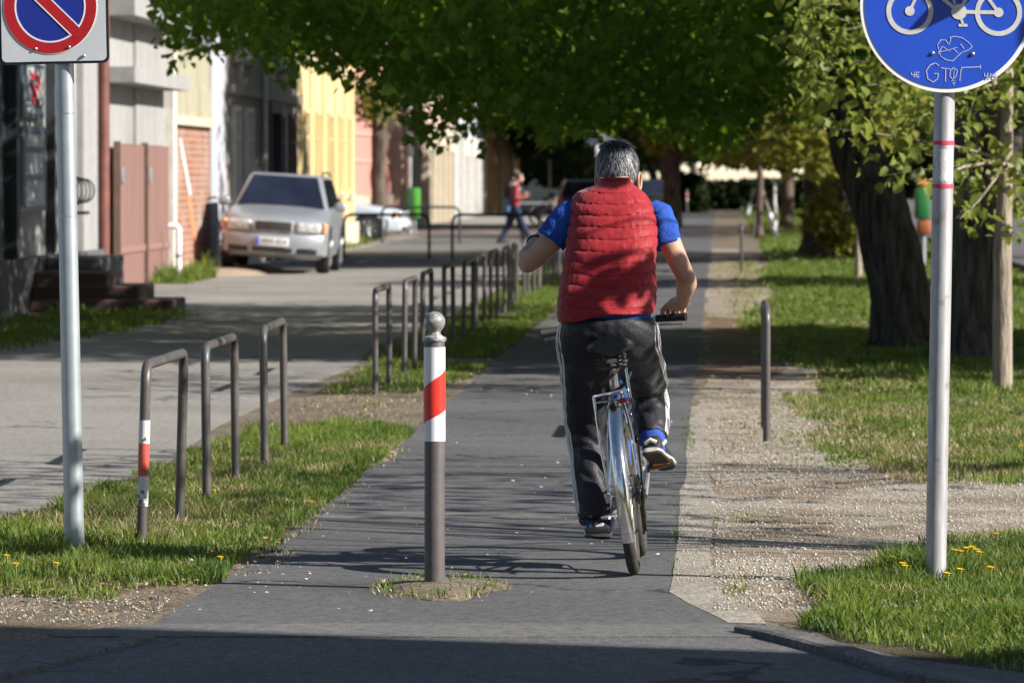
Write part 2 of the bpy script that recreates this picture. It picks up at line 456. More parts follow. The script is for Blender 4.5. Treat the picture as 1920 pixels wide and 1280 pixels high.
def grass(polys, mat, seed=0, name='grass'):
    """polys: (polygon, blades per m2, height, width, patchiness)"""
    VV = []; TT = []; off = 0
    for poly, dens, h, w, patch in polys:
        P = np.array([[p[0], p[1]] for p in poly]); lo = P.min(0); hi = P.max(0)
        n = int(dens*(hi[0]-lo[0])*(hi[1]-lo[1]))
        x = lo[0]+np.random.rand(n)*(hi[0]-lo[0]); y = lo[1]+np.random.rand(n)*(hi[1]-lo[1])
        jx = (GN(x*3+seed, y*2)-.5)*.3; jy = (GN2(x*3, y*2+seed)-.5)*.9
        k = inpoly(poly, x+jx, y+jy)
        nz = GN(x*1.6+3.1+seed, y*0.9+seed)*.6 + GN2(x*5, y*3+seed)*.4
        ed = (0.5*inpoly(poly, x+.16, y) + 0.5*inpoly(poly, x-.16, y))*(0.5*inpoly(poly, x, y+.5)+.5*inpoly(poly, x, y-.5))
        k &= nz > patch*np.random.rand(n)*1.25 + patch*.18 + (1-ed)*.42*np.random.rand(n)
        x = x[k]; y = y[k]; nz = nz[k]
        tuft = np.clip((GN(x*4.2+9, y*1.7+2)-.55)*3.5, 0, 1)
        hh = h*(0.22+1.15*nz**1.3+.75*tuft)*(0.45+0.9*np.random.rand(len(x)))
        V, T = blades(x, y, hh, w*(0.6+0.8*np.random.rand(len(x))), 0.2+0.7*np.random.rand(len(x)))
        VV.append(V); TT.append(T+off); off += len(V)
    me = fastmesh(name, np.concatenate(VV), np.concatenate(TT))
    o = link(name, me, mat, smooth=False)
    return tag(o, kind='stuff')
GL = [(-3.6,20.0),(-2.5,20.2),(-2.06,20.9),(-1.92,24),(-1.9,28),(-1.9,33.5),(-2.3,34.5),(-2.75,33.5),(-2.95,31),(-3.02,29),(-3.2,26),(-3.5,23.5)]
GL2 = [(-3.0,39),(-2.2,39.5),(-1.95,43),(-1.95,46),(-2.9,46)]
GL3 = [(-3.05,47),(-1.95,47),(-1.95,98),(-3.05,98)]
GR1 = pxpoly([(1520,1112),(1600,1082),(1680,1042),(1750,1016),(1920,1004),(2400,985),(2600,1240),(1920,1262),(1720,1236),(1580,1206),(1500,1172)])
GR2 = pxpoly([(1466,742),(1700,742),(2700,740),(2700,900),(1920,910),(1700,906),(1640,884),(1490,826),(1550,800),(1490,778)])
GR3 = [(0.72,38.6),(5,38.6),(5,60),(0.30,60),(0.12,57),(0.5,53),(0.75,50),(0.35,48),(0.8,44)]
GR4 = [(0.30,60),(5,60),(5,95),(0.9,95),(0.75,88),(0.55,80),(0.85,72),(0.5,66)]
GR5 = [(0.9,95),(5,95),(5,250),(1.0,250)]
for nm, P in (('verge', GL), ('verge', GL2), ('verge', GL3), ('lawn', GR1), ('lawn', [(0.55,31.5),(1.2,28.6),(9,27.3),(9,38.4),(0.75,38.4)]), ('lawn', GR3), ('lawn', GR4+[]), ('lawn', GR5)):
    sheet(nm, P, 0.005, M['sod'], 0.3, 0.035, 12)
grass([(GL, 5200, 0.058, 0.006, 0.52)], M['grass'], 1)
grass([(GL, 1900, 0.05, 0.005, 0.6), (GR1, 1400, 0.05, 0.005, 0.6), (GR2, 1500, 0.04, 0.006, 0.55), (GR3, 260, .04, .01, .6)], M['grass_dry'], 3, 'dry_grass')
grass([(GL2, 1500, 0.05, 0.008, 0.6), (GL3, 700, 0.06, 0.012, 0.5)], M['grass'], 2)
grass([(GR1, 6000, 0.07, 0.0065, 0.40)], M['grass'], 4)
grass([(GR2, 2300, 0.042, 0.007, 0.60)], M['grass'], 5)
grass([(GR3, 800, 0.06, 0.012, 0.4), (GR4, 420, 0.06, 0.018, 0.35), (GR5, 60, 0.08, 0.03, 0.4)], M['grass'], 6)
GB = [(-7.8,46),(-6.6,46),(-5.9,60),(-6.2,63),(-7.8,63)]
grass([(GB, 400, 0.09, 0.014, 0.5), ([(-8.55,79),(-7.9,79),(-8.05,84.9),(-8.55,85.4)], 500, 0.2, 0.02, 0.2), ([(-10,118),(-8.2,118),(-9,150),(-10,150)], 200, 0.15, 0.025, 0.5)], M['grass'], 7)
# sparse weeds and dry blades on the bare earth, the gravel's edges and in the joints
grass([([(-3.4,19.0),(-2.0,19.0),(-2.0,20.6),(-3.4,20.6)], 900, 0.02, 0.006, 0.75),
       ([(-3.0,34),(-1.9,33),(-1.9,47),(-3.0,47)], 260, 0.02, 0.008, 0.7),
       ([(-2.1,21),(-1.8,21),(-1.8,34),(-2.1,34)], 900, 0.02, 0.006, 0.7),
       ([(-0.05,22.8),(0.6,23.5),(0.2,25),(-0.02,25)], 700, 0.02, 0.005, 0.9),
       ([(-0.05,29),(0.9,29),(0.9,40),(-0.1,40)], 420, 0.022, 0.006, 0.85), ([(-0.15,60),(0.7,60),(0.7,100),(-0.15,100)], 160, 0.035, 0.012, 0.8),
       ([(0.0,20.2),(0.12,20.2),(0.12,21.9),(0.0,21.9)], 3500, 0.02, 0.005, 0.6),
       ([(0.35,19.3),(0.9,18.8),(1.6,18.4),(1.6,19.4),(0.7,20.4)], 1400, 0.025, 0.005, 0.6)], M['grass_dry'], 8, 'dry_grass')
grass([([(-0.245,20.6),(-0.15,20.6),(-0.15,36),(-0.245,36)], 3000, 0.022, 0.005, 0.66),
       ([(-1.5,19.0),(-0.1,19.02),(-0.1,19.08),(-1.5,19.06)], 2500, 0.012, 0.005, 0.75),
       ([(-1.4,25.2),(-0.9,25.2),(-0.9,25.5),(-1.4,25.5)], 900, 0.012, 0.005, 0.7),
       ([(0.25,29),(0.95,29),(0.95,40),(0.35,40)], 700, 0.022, 0.006, 0.8), ([(0.1,60),(0.75,60),(0.75,100),(0.2,100)], 260, 0.035, 0.012, 0.75),
       ([(-0.05,24.5),(0.3,24.7),(0.25,25.6),(-0.02,25.6)], 1600, 0.02, 0.006, 0.6),
       ([(0.05,20.3),(0.16,20.3),(0.1,21.9),(0.02,21.9)], 2200, 0.02, 0.006, 0.6)], M['grass'], 9, 'weeds')
# dirt and weeds round the bollard
bo = at(815, 1106)
mb = MB(); rr = []
for s_, z_ in ((1.0,0.004),(0.85,0.018),(0.55,0.03),(0.15,0.035)):
    rr.append([bo + Vector(((0.235*math.cos(a)+.02)*s_*(1+.14*math.sin(3*a)+.1*math.sin(5*a+1)), 0.55*math.sin(a)*s_*(1+.12*math.sin(4*a)), z_)) for a in [2*math.pi*k/36 for k in range(36)]])
mb.rings(rr); o = mb.build('dirt_mound', M['earth']); o['kind'] = 'structure'
n = 260; a = np.random.rand(n)*6.283; r_ = np.sqrt(np.random.rand(n))
V1, T1 = blades(bo.x+.02+.24*r_*np.cos(a), bo.y+.55*r_*np.sin(a), 0.015+0.035*np.random.rand(n), 0.006+0*a, 0.3+0.6*np.random.rand(n), 0.01)
tag(link('weeds', fastmesh('weeds', V1, T1), M['grass'], smooth=False), kind='stuff')
n = 300; a = np.random.rand(n)*6.283; r_ = np.sqrt(np.random.rand(n))*1.15
V1, T1 = blades(bo.x+.02+.24*r_*np.cos(a), bo.y+.55*r_*np.sin(a), 0.012+0.02*np.random.rand(n), 0.007+0*a, 0.6+0.5*np.random.rand(n), 0.01)
tag(link('dry_grass', fastmesh('dry_grass', V1, T1), M['grass_dry'], smooth=False), kind='stuff')
# fallen blossom petals and bits of litter lying on the path
def flakes(polys, mat, name, smin, smax):
    VV = []; TT = []; off = 0
    for (x0, x1, y0, y1, n) in polys:
        x = x0+np.random.rand(n)*(x1-x0); y = y0+np.random.rand(n)*(y1-y0)
        s = smin+np.random.rand(n)**2*(smax-smin); a = np.random.rand(n)*6.283
        V = np.zeros((n, 4, 3))
        for k, (cx, cy) in enumerate(((-1,-.6),(1,-.5),(.9,.6),(-.8,.5))):
            V[:,k,0] = x + s*(cx*np.cos(a)-cy*np.sin(a)); V[:,k,1] = y + s*(cx*np.sin(a)+cy*np.cos(a))
            V[:,k,2] = 0.022 + s*np.random.rand(n)*.9
        I = np.arange(n)[:,None]*4
        VV.append(V.reshape(-1,3)); TT.append(I+np.array([[0,1,2,3]])+off); off += n*4
    tag(link(name, fastmesh(name, np.concatenate(VV), np.concatenate(TT)), mat, smooth=False), kind='stuff')
M['petal'] = simple('petal', (0.62,0.58,0.5), 0.8, var=0.2, scale=30)
M['leaf_litter'] = simple('leaf_litter', (0.2,0.13,0.07), 0.9, var=0.5, scale=14)
flakes([(-1.9,0.6,19.1,30,330),(-1.9,0.3,30,50,200),(-2.6,-1.6,19.2,22,120)], M['petal'], 'fallen_petals', 0.002, 0.010)
flakes([(-3.4,-2.0,19.0,20.8,700),(-2.25,-1.85,20,34,500),(-3.0,-1.9,33,47,500),(0.2,1.6,18.6,20.5,260),(-0.2,0.9,37,60,900),(0.0,1.0,27,42,900),(-0.2,0.8,60,100,700)], M['leaf_litter'], 'leaf_litter', 0.004, 0.016)
M['stone'] = simple('stone', (0.38,0.345,0.30), 0.9, var=0.35, scale=22)
def stones(polys):
    mbv = []; T = []; off = 0
    base = np.array([(1,0,0),(-1,0,0),(0,1,0),(0,-1,0),(0,0,1),(0,0,-1)], float)
    tri = np.array([(0,2,4),(2,1,4),(1,3,4),(3,0,4),(2,0,5),(1,2,5),(3,1,5),(0,3,5)])
    for (x0, x1, y0, y1, n, s0, s1) in polys:
        c = np.stack([x0+np.random.rand(n)*(x1-x0), y0+np.random.rand(n)*(y1-y0), np.full(n, 0.008)], 1)
        s = s0+np.random.rand(n)**3*(s1-s0)
        a = np.random.rand(n)*6.28
        sc = s[:,None,None]*(0.6+0.8*np.random.rand(n,6,1))*base[None]
        x = sc[...,0]*np.cos(a)[:,None]-sc[...,1]*np.sin(a)[:,None]; y = sc[...,0]*np.sin(a)[:,None]+sc[...,1]*np.cos(a)[:,None]
        V = np.stack([x, y, sc[...,2]*.7], 2)+c[:,None]
        mbv.append(V.reshape(-1,3)); T.append((np.arange(n)[:,None,None]*6+tri[None]).reshape(-1,3)+off); off += n*6
    tag(link('pebbles', fastmesh('pebbles', np.concatenate(mbv), np.concatenate(T)), M['stone'], smooth=False), kind='stuff')
stones([(-0.18,0.0,20.8,37,1500,.003,.006),(-0.02,1.7,22.2,29,7000,.003,.008),(-0.02,0.8,19.6,22.3,2600,.003,.009),(-0.05,0.75,29,38,3000,.003,.009),(-3.2,-2.06,18.9,20.2,900,.003,.008)])
# ------------------------------------------------------------ street furniture
M['hoop'] = worn_mat('hoop_paint', (0.075,0.066,0.064), (0.22,0.2,0.19), 0.66, 14, 0.42)
M['bollard'] = worn_mat('bollard_paint', (0.085,0.075,0.075), (0.45,0.44,0.45), 0.665, 8, 0.5)
M['ball'] = worn_mat('worn_ball', (0.20,0.195,0.19), (0.36,0.355,0.35), 0.52, 26, 0.3)
M['galv'] = simple('galvanised_steel', (0.40,0.44,0.48), 0.42, 0.6, 0.10, 9, 0.05)
t = NT('matt_galvanised_steel'); t.col(t.mix(t.ramp(t.noise(7,6,t.mapping((6,6,.8))),[(.35,0),(.7,1)]), (0.30,0.30,0.32), (0.46,0.46,0.48))).set(.5, .4); t.col(t.mix(t.ramp(t.noise(11,6),[(.60,0),(.66,.6)]), t.b.inputs['Base Color'].links[0].from_socket, (0.2,0.19,0.18)))
M['galv2'] = t.m
def reflective(name, c, c2, worn=0.0):
    t = NT(name)
    v = t.voro(190, out='Distance')
    base = t.mix(t.ramp(v, [(0.25,0),(0.5,0.55)]), c, c2)
    if worn: base = t.mix(t.ramp(t.noise(26, 6), [(1-worn, 0), (1.03-worn, 1)]), base, (0.10,0.085,0.08))
    t.col(base).set(0.35, spec=0.5); return t.m
M['refl_white'] = reflective('reflective_white', (0.74,0.74,0.76), (0.60,0.60,0.64))
M['refl_red'] = reflective('reflective_red', (0.72,0.035,0.02), (0.5,0.03,0.02))
M['worn_white'] = reflective('worn_white', (0.62,0.61,0.62), (0.5,0.5,0.53), 0.45)
M['worn_red'] = reflective('worn_red', (0.55,0.09,0.07), (0.42,0.07,0.06), 0.44)
M['black'] = simple('black_plastic', (0.012,0.012,0.013), 0.45, var=0.2, scale=20)
M['rubber'] = simple('rubber', (0.018,0.017,0.016), 0.85, var=0.3, scale=60, bump=0.2)
M['chrome'] = worn_mat('chrome', (0.78,0.79,0.82), (0.42,0.33,0.26), 0.70, 30, 0.12)
M['chrome'].node_tree.nodes['Principled BSDF'].inputs['Metallic'].default_value = 1.0
M['steel'] = simple('steel', (0.55,0.55,0.57), 0.35, 0.9, 0.2, 25)
M['darksteel'] = simple('oily_steel', (0.06,0.055,0.05), 0.45, 0.7, 0.4, 40)

def hoop_mesh(L, H, r=0.0225, rc=0.085):
    pts = [Vector((0,0,-.05)), Vector((0,0,H*.5)), Vector((0,0,H-rc))]
    for k in range(1, 7):
        a = math.pi/2*k/6; pts.append(Vector((0, rc-rc*math.cos(a), H-rc+rc*math.sin(a))))
    pts.append(Vector((0, L/2, H)))
    for k in range(0, 7):
        a = math.pi/2*k/6; pts.append(Vector((0, L-rc+rc*math.sin(a), H-rc+rc*math.cos(a))))
    pts += [Vector((0,L,H*.5)), Vector((0,L,-.05))]
    m = MB(); m.tube(pts, r, 14); return m
near_labels = ['dark steel hoop rail with a worn red and white reflective sleeve on its front leg',
    'plain dark hoop rail second from the left, just beyond the red and white sleeved hoop',
    'plain dark steel hoop rail third from the left, last before the bare earth gap']
gname = 'hoop rails along the left edge of the bike path'
hp0 = at(265,1030); hp1 = at(323,985)
hoops = [(at(265,1028), 1.62, .79), (at(388,942), 1.66, .765), (at(497,880), 1.75, .765)]
for i, (p, L, H) in enumerate(hoops):
    r = thing('hoop_rail', (p.x, p.y, 0), near_labels[i], 'hoop rail', [0.0,0.005,0.02][i], gname)
    r.rotation_euler[1] = R([1.6,-0.6,-0.8][i])
    hoop_mesh(L, H).build('rail', M['hoop'], r)
    if i == 0:
        z = lambda y: (1030-y)/699*1.6
        for a, b, m_ in ((950,893,'worn_white'),(893,832,'worn_red'),(832,788,'worn_white')):
            q = MB(); q.tube([(0,0,z(a)),(0,0,z(b))], 0.0245, 16, caps=False); q.build('reflective_band', M[m_], r)
vs = [39.1+3.3*k for k in range(14)]
proto = None
for k, v in enumerate(vs):
    where = ['first', 'second', 'third', 'fourth', 'fifth', 'sixth', 'seventh', 'eighth', 'ninth', 'tenth', 'eleventh', 'twelfth', 'thirteenth', 'fourteenth'][k]
    lab = where + ' hoop rail past the bare earth gap on the path’s left edge'
    me = proto if proto else None
    o = link('hoop_rail', hoop_mesh(1.65, .765).mesh('rail') if me is None else me, M['hoop'])
    proto = o.data
    o.location = (-2.53 + 0.02*math.sin(k*2.1), v, 0); o.rotation_euler = (0, R(0.6*math.sin(k*1.7)), 0.01*math.sin(k))
    tag(o, lab, 'hoop rail', gname)
# the two hoops on the right, seen end-on
for (x, v, lab) in ((0.283, 32.2, 'dark steel hoop rail seen end on, standing in the gravel beside the lawn'),
                    (0.36, 88.5, 'black hoop rail seen end on, far along the right edge of the path')):
    o = link('hoop_rail', hoop_mesh(1.65, .80).mesh('rail'), M['hoop']); o.location = (x, v, 0)
    tag(o, lab, 'hoop rail')
# hoops standing across the street in the background
M['darkhoop'] = simple('dark_green_paint', (0.02,0.028,0.024), 0.5, var=0.3)
for (px0, px1, py, lab) in ((645,805,485,'dark hoop barrier set across the pavement in front of the parked silver car'),
                            (848,1012,486,'dark hoop barrier set across the pavement in front of the walking person'),
                            (716,862,455,'farther dark hoop barrier set across the pavement beside the green bin')):
    a = at(px0, py); b = at(px1, py)
    o = link('hoop_barrier', hoop_mesh(b.x-a.x, .86, 0.03, 0.16).mesh('rail'), M['darkhoop'])
    o.location = (a.x, a.y, 0); o.rotation_euler = (0,0,R(-90)); tag(o, lab, 'hoop barrier', 'hoop barriers across the pavement')

# ---- bollard
def make_bollard(loc, lab, group):
    t = thing('bollard', loc, lab, 'bollard', 0, group)
    r = 0.0395
    q = MB(); q.lathe([(r,-.05),(r,.955),(r*.98,.96),(r*.98,.962)], 28); q.build('post', M['bollard'], t)
    zz = lambda y: (1106-y)/775*1.6
    q = MB(); q.lathe([(r+.0022,zz(828)),(r+.0022,zz(652))], 36); q.build('reflective_band', M['refl_white'], t)
    s = MB(); n = 28; vs = []; fs = []
    for k in range(n+1):
        th = math.pi*(1.06 - 1.12*k/n); x = (1-math.cos(th))/2
        x = 1-(1+math.cos(th))/2
        f = k/n
        zl = zz(800)+(zz(765)-zz(800))*f; zh = zz(737)+(zz(688)-zz(737))*f
        for z in (zl, zh): vs.append(((r+.0036)*math.cos(th), -(r+.0036)*math.sin(th), z))
    for k in range(n): fs.append((2*k, 2*k+2, 2*k+3, 2*k+1))
    s.add(vs, fs); s.build('red_stripe', M['refl_red'], t)
    q = MB(); q.lathe([(r*.99,.956),(r*1.12,.960),(r*1.18,.968),(r*1.12,.976),(r*.8,.981),(r*.62,.988),(r*.58,.996),(r*.70,1.002)]+
        [(0.0415*math.sin(R(a)), 1.034-0.0415*math.cos(R(a))) for a in range(42,180,9)], 28)
    q.build('ball_top', M['ball'], t)
    return t
bol = make_bollard((bo.x, bo.y, 0.004), 'near ball topped bollard with red and white band in the path’s middle', 'ball topped bollards')
for px, py, lab in ((1288,402,'far tiny bollard on the path in front of the dark hedge'),(1257,420,'far bollard with a red band, just right of the rider’s blue right sleeve')):
    c = copy_tree(bol); p = at(px, py); c.location = (p.x, p.y, 0); c['label'] = lab

# ---- round blue bike sign on its post (right)
def disc(mb, cx, cz, r, y, d, n=64):
    mb.prism([(cx+r*math.cos(2*math.pi*k/n), y, cz+r*math.sin(2*math.pi*k/n)) for k in range(n)], (0,d,0))
def ring(mb, cx, cz, r0, r1, y, d, n=64, a0=0, a1=360):
    full = abs(a1-a0) >= 360
    for k in range(n):
        A = R(a0+(a1-a0)*k/n); B = R(a0+(a1-a0)*(k+1)/n)
        mb.prism([(cx+r0*math.cos(A),y,cz+r0*math.sin(A)),(cx+r1*math.cos(A),y,cz+r1*math.sin(A)),(cx+r1*math.cos(B),y,cz+r1*math.sin(B)),(cx+r0*math.cos(B),y,cz+r0*math.sin(B))], (0,d,0))
def ribbon(mb, pts, w, y, d):
    for a, b in zip(pts[:-1], pts[1:]):
        a = Vector(a); b = Vector(b); t = (b-a)
        if t.length < 1e-6: continue
        t.normalize(); nn = Vector((-t.y, t.x))*w/2; a = a - t*w*.25; b = b + t*w*.25
        mb.prism([(p.x, y, p.y) for p in (a+nn, a-nn, b-nn, b+nn)], (0,d,0))
M['sign_blue'] = simple('sign_blue', (0.018,0.075,0.52), 0.32, var=0.08, scale=5)
M['sign_blue2'] = simple('sign_dark_blue', (0.012,0.028,0.27), 0.32, var=0.10, scale=5)
M['sign_white'] = simple('sign_white', (0.80,0.80,0.82), 0.35, var=0.05, scale=8)
M['sign_grey'] = simple('sign_grey_white', (0.56,0.56,0.54), 0.45, var=0.12, scale=30)
M['sign_red'] = simple('sign_red', (0.44,0.012,0.018), 0.35, var=0.12, scale=6)
M['scratch'] = simple('scratch_grey', (0.42,0.46,0.6), 0.7, var=0.25, scale=60)
M['tape_red'] = simple('red_tape', (0.62,0.04,0.09), 0.5, var=0.15, scale=30)
M['sign_black'] = simple('sign_black', (0.012,0.013,0.016), 0.5, var=0.3, scale=20)
pb = at(1754, 1094)
t = thing('bike_lane_sign', (pb.x, pb.y, 0.0), 'round blue bicycle sign with scratched graffiti on a grey post with two red tapes', 'road sign', R(2.5))
t.rotation_euler[1] = R(0.92)
S = 478.0
k_ = lambda y: (1094-y)/763*1.6
q = MB(); q.tube([(0,0,-.1),(0,0,1.0),(0,0,2.62)], 0.041, 24); q.build('post', M['galv2'], t)
for y in (268, 349):
    q = MB(); q.tube([(0,0,k_(y)-.008),(0,0,k_(y)+.008)], 0.0425, 24, caps=False); q.build('tape', M['tape_red'], t)
for y in (1040, 870, 700, 520, 388):
    pass
cz = k_(12); yd = -0.052; RD = 0.341
q = MB(); disc(q, 0, cz, RD, yd+.002, .006, 96); q.build('plate', M['sign_white'], t)
q = MB(); disc(q, 0, cz, RD-.017, yd-.0005, .002, 96); q.build('blue_face', M['sign_blue'], t)
px = lambda x, y: ((x-1762)/S, cz-(y-12)/S)
b = MB(); ys = yd-.0025; dd = .0018
for wx in (1692, 1858):
    c = px(wx, 24); ring(b, c[0], c[1], 35/S, 44/S, ys, dd, 56); disc(b, c[0], c[1], 9/S, ys-.0004, dd, 24)
c = px(1784, 24); disc(b, c[0], c[1], 14.5/S, ys-.0006, dd, 32)
L = lambda pts, w: ribbon(b, [px(*p) for p in pts], w/S, ys-.0003, dd)
L([(1692,24),(1712,-22),(1720,-48)], 5.5); L([(1784,24),(1720,-26)], 6.5); L([(1784,24),(1812,-30),(1818,-46)], 6.5)
L([(1784,24),(1858,24)], 7); L([(1858,24),(1814,-34)], 6); L([(1720,-30),(1813,-32)], 5.5)
L([(1704,-52),(1730,-48)], 6); L([(1800,-50),(1838,-50)], 8)
L([(1788,36),(1792,47)], 4.5); L([(1785,49),(1799,49)], 5); L([(1776,8),(1772,-2)], 4.5); L([(1764,-4),(1780,-4)], 5)
b.build('bicycle_symbol', M['sign_grey'], t, smooth=False)
g = MB()
def G(pts, w=1.6): ribbon(g, [px(*p) for p in pts], w*.78/S, yd-.0022, .0015)
G([(1747,95),(1745,86),(1751,77),(1760,77),(1766,86),(1770,76),(1768,72),(1776,70),(1790,72),(1802,80),(1810,88),(1805,94),(1790,100),(1780,110),(1774,116),(1762,114),(1752,108),(1747,98)], 1.7)
G([(1747,103),(1753,90),(1756,90),(1768,98)]); G([(1750,99),(1769,95)])
G([(1768,95),(1782,90)]); G([(1775,93),(1783,101)]); G([(1788,84),(1794,92)], 2.0)
g.build('graffiti', M['scratch'], t, smooth=False); g = MB()
G([(1748,125),(1742,120),(1732,124),(1725,135),(1728,150),(1738,156),(1746,150),(1748,140),(1740,140)], 2.2)
G([(1752,129),(1770,131)], 2.0); G([(1761,130),(1761,154)], 2.2)
G([(1776,128),(1770,134),(1769,144),(1774,150),(1781,144),(1783,134),(1776,128)], 2.0); G([(1777,132),(1776,146)], 1.6)
G([(1788,153),(1789,138),(1791,128),(1826,126)], 2.2); G([(1826,123),(1826,129)], 2.0)
G([(1772,153),(1779,152)], 1.4); G([(1773,157),(1779,156),(1776,161)], 1.4)
for dx in (0, 137):
    g.build('graffiti', M['scratch'], t, smooth=False); g = MB(); w = 2.0
    G([(1697+dx,138),(1697+dx,143),(1705+dx,143)], w); G([(1703+dx,137),(1702+dx,148)], w)
    if dx == 0:
        G([(1712,138),(1706,138),(1706,147),(1712,147)], w); G([(1706,143),(1711,143)], w)
    else:
        G([(1844,147),(1845,138),(1848,143),(1851,138),(1851,147)], w); G([(1858,136),(1854,136),(1854,141),(1858,142),(1857,148),(1853,147)], w)
g.build('graffiti', M['scratch'], t, smooth=False)
for x, y in ((1736,102),(1811,102)):
    c = px(x, y); q = MB(); q.sphere((c[0], yd-.003, c[1]), (.008,.006,.008), 12, 8); q.build('rivet', M['steel'], t)
for z_ in (cz+.15, cz-.2): q = MB(); q.box((0, -.03, z_), (.10,.03,.03)); q.build('clamp', M['galv2'], t)
# pale torn sticker between the two tapes
st = MB()
z0, z1 = k_(340), k_(280); n = 12
vs_ = []; fs_ = []
for i in range(n+1):
    th = -math.pi/2 - 1.0 + 2.0*i/n
    vs_ += [(.0418*math.cos(th), .0418*math.sin(th), z0+.004*math.sin(i*2.3)), (.0418*math.cos(th), .0418*math.sin(th), z1+.005*math.sin(i*3.1))]
for i in range(n): fs_.append((2*i,2*i+2,2*i+3,2*i+1))
st.add(vs_, fs_)
tk = NT('torn_sticker'); tk.col(tk.ramp(tk.noise(45, 6), [(0.45,(0.5,0.5,0.5)),(0.53,(0.66,0.66,0.66)),(0.62,(0.38,0.4,0.4)),(0.7,(0.62,0.62,0.6))])).set(0.8)
st.build('sticker', tk.m, t)

# ---- no parking sign on its post (left)
pl = at(140, 1040)
t = thing('no_parking_sign', (pl.x, pl.y, 0), 'square no parking sign with a red ringed blue disc on a smooth grey post', 'road sign', R(-3))
t.rotation_euler[1] = R(-1.05)
kz = lambda y: (1040-y)/709*1.6
S2 = 452.0
q = MB(); q.tube([(0,0,-.1),(0,0,1.2),(0,0,2.85)], [.0425,.0405,.0385], 24); q.build('post', M['galv'], t)
for y in (405, 213):
    q = MB(); q.tube([(0,0,kz(y)-.0015),(0,0,kz(y)+.0015)], 0.0412, 24, caps=False); q.build('seam', M['steel'], t)
px2 = lambda x, y: ((x-126)/S2, kz(y))
def rrect(x0, x1, z0, z1, r, n=6):
    P = []
    for cx, cz_, a0 in ((x1-r,z0+r,-90),(x1-r,z1-r,0),(x0+r,z1-r,90),(x0+r,z0+r,180)):
        for k in range(n+1): a = R(a0+90*k/n); P.append((cx+r*math.cos(a), cz_+r*math.sin(a)))
    return P
yd2 = -.055
x0, zb = px2(5, 121); x1, _ = px2(216, 121); zt = zb+0.66
tl = R(-0.6)
q = MB(); q.prism([(x, yd2+.004, z) for x, z in rrect(x0, x1, zb, zt, .028)], (0,.012,0)); q.build('plate_edge', M['sign_black'], t, smooth=False)
q = MB(); q.prism([(x, yd2+.001, z) for x, z in rrect(x0+.011, x1-.011, zb+.011, zt-.011, .02)], (0,.004,0)); q.build('plate', M['sign_grey2'] if 'sign_grey2' in M else simple('plate_grey', (0.55,0.57,0.6), 0.4, var=0.06), t, smooth=False)
cx, cz2 = px2(105, 14)
q = MB(); disc(q, cx, cz2, 66/S2, yd2-.001, .003, 72); q.build('blue_disc', M['sign_blue2'], t)
q = MB(); ring(q, cx, cz2, 68.5/S2, 89/S2, yd2-.0022, .004, 80)
A = Vector((cx-50/S2, cz2+50/S2)); B = Vector((cx+50/S2, cz2-50/S2))
ribbon(q, [A, B], 20/S2, yd2-.003, .003); q.build('red_ring', M['sign_red'], t, smooth=False)
q = MB(); ring(q, cx, cz2, 65.5/S2, 68.6/S2, yd2-.0026, .003, 80); ring(q, cx, cz2, 89/S2, 90.5/S2, yd2-.0012, .002, 80)
d_ = Vector((1,1)).normalized()*11.2/S2
ribbon(q, [A*.97+B*.03+d_, A*.03+B*.97+d_], 2.2/S2, yd2-.0034, .002); ribbon(q, [A*.97+B*.03-d_, A*.03+B*.97-d_], 2.2/S2, yd2-.0034, .002)
q.build('white_outline', M['sign_white'], t, smooth=False)
for x, y in ((76,92),(140,90),(168,107)):
    c = px2(x, y); q = MB(); q.sphere((c[0], yd2-.002, c[1]), (.007,.006,.007), 12, 8); q.build('rivet', M['steel'], t)
for z_ in (zb+.12, zb+.5): q = MB(); q.box((0,-.03,z_), (.10,.03,.03)); q.build('clamp', M['galv'], t)

# ---- dandelions
M['dandelion'] = simple('dandelion_yellow', (0.80,0.58,0.02), 0.7, var=0.2, scale=200)
M['stem'] = simple('stem_green', (0.16,0.22,0.05), 0.7)
def dandelion(px_, py_, hh, lab, rr=0.018):
    p = at(px_, py_ + hh*470)
    t = thing('dandelion', (p.x, p.y, 0), lab, 'flower', 0, 'dandelions')
    q = MB(); q.tube([(0,0,0),(.004,0,hh*.6),(.002,.003,hh)], .002, 6); q.build('stem', M['stem'], t)
    q = MB(); n = 26
    for ly, (ro, tilt) in enumerate(((rr,.25),(rr*.72,.6),(rr*.42,.95))):
        for k in range(n):
            a = 2*math.pi*(k+.5*ly)/n; c, s = math.cos(a), math.sin(a); w = .0022
            q.add([(0-s*w*.3,c*w*.3,hh), (s*w*.3,-c*w*.3,hh), (ro*c+s*w,ro*s-c*w,hh+ro*tilt), (ro*c-s*w,ro*s+c*w,hh+ro*tilt)], [(0,1,2,3)])
    q.sphere((.001,0,hh), (rr*.45,rr*.45,.007), 10, 6)
    q.build('flower_head', M['dandelion'], t, smooth=False)
near = 'yellow dandelion in the grass left of the bike sign post'
right = 'yellow dandelion in the grass right of the bike sign post'
for x, y in ((1677,1046),(1685,1052),(1692,1058),(1697,1063),(1719,1052)): dandelion(x, y, .085, near)
for x, y in ((1790,1032),(1800,1034),(1812,1028),(1822,1026),(1830,1031),(1836,1036),(1857,1066),(1776,1078),(1800,1070),(1868,1000)): dandelion(x, y, .085, right, .019)
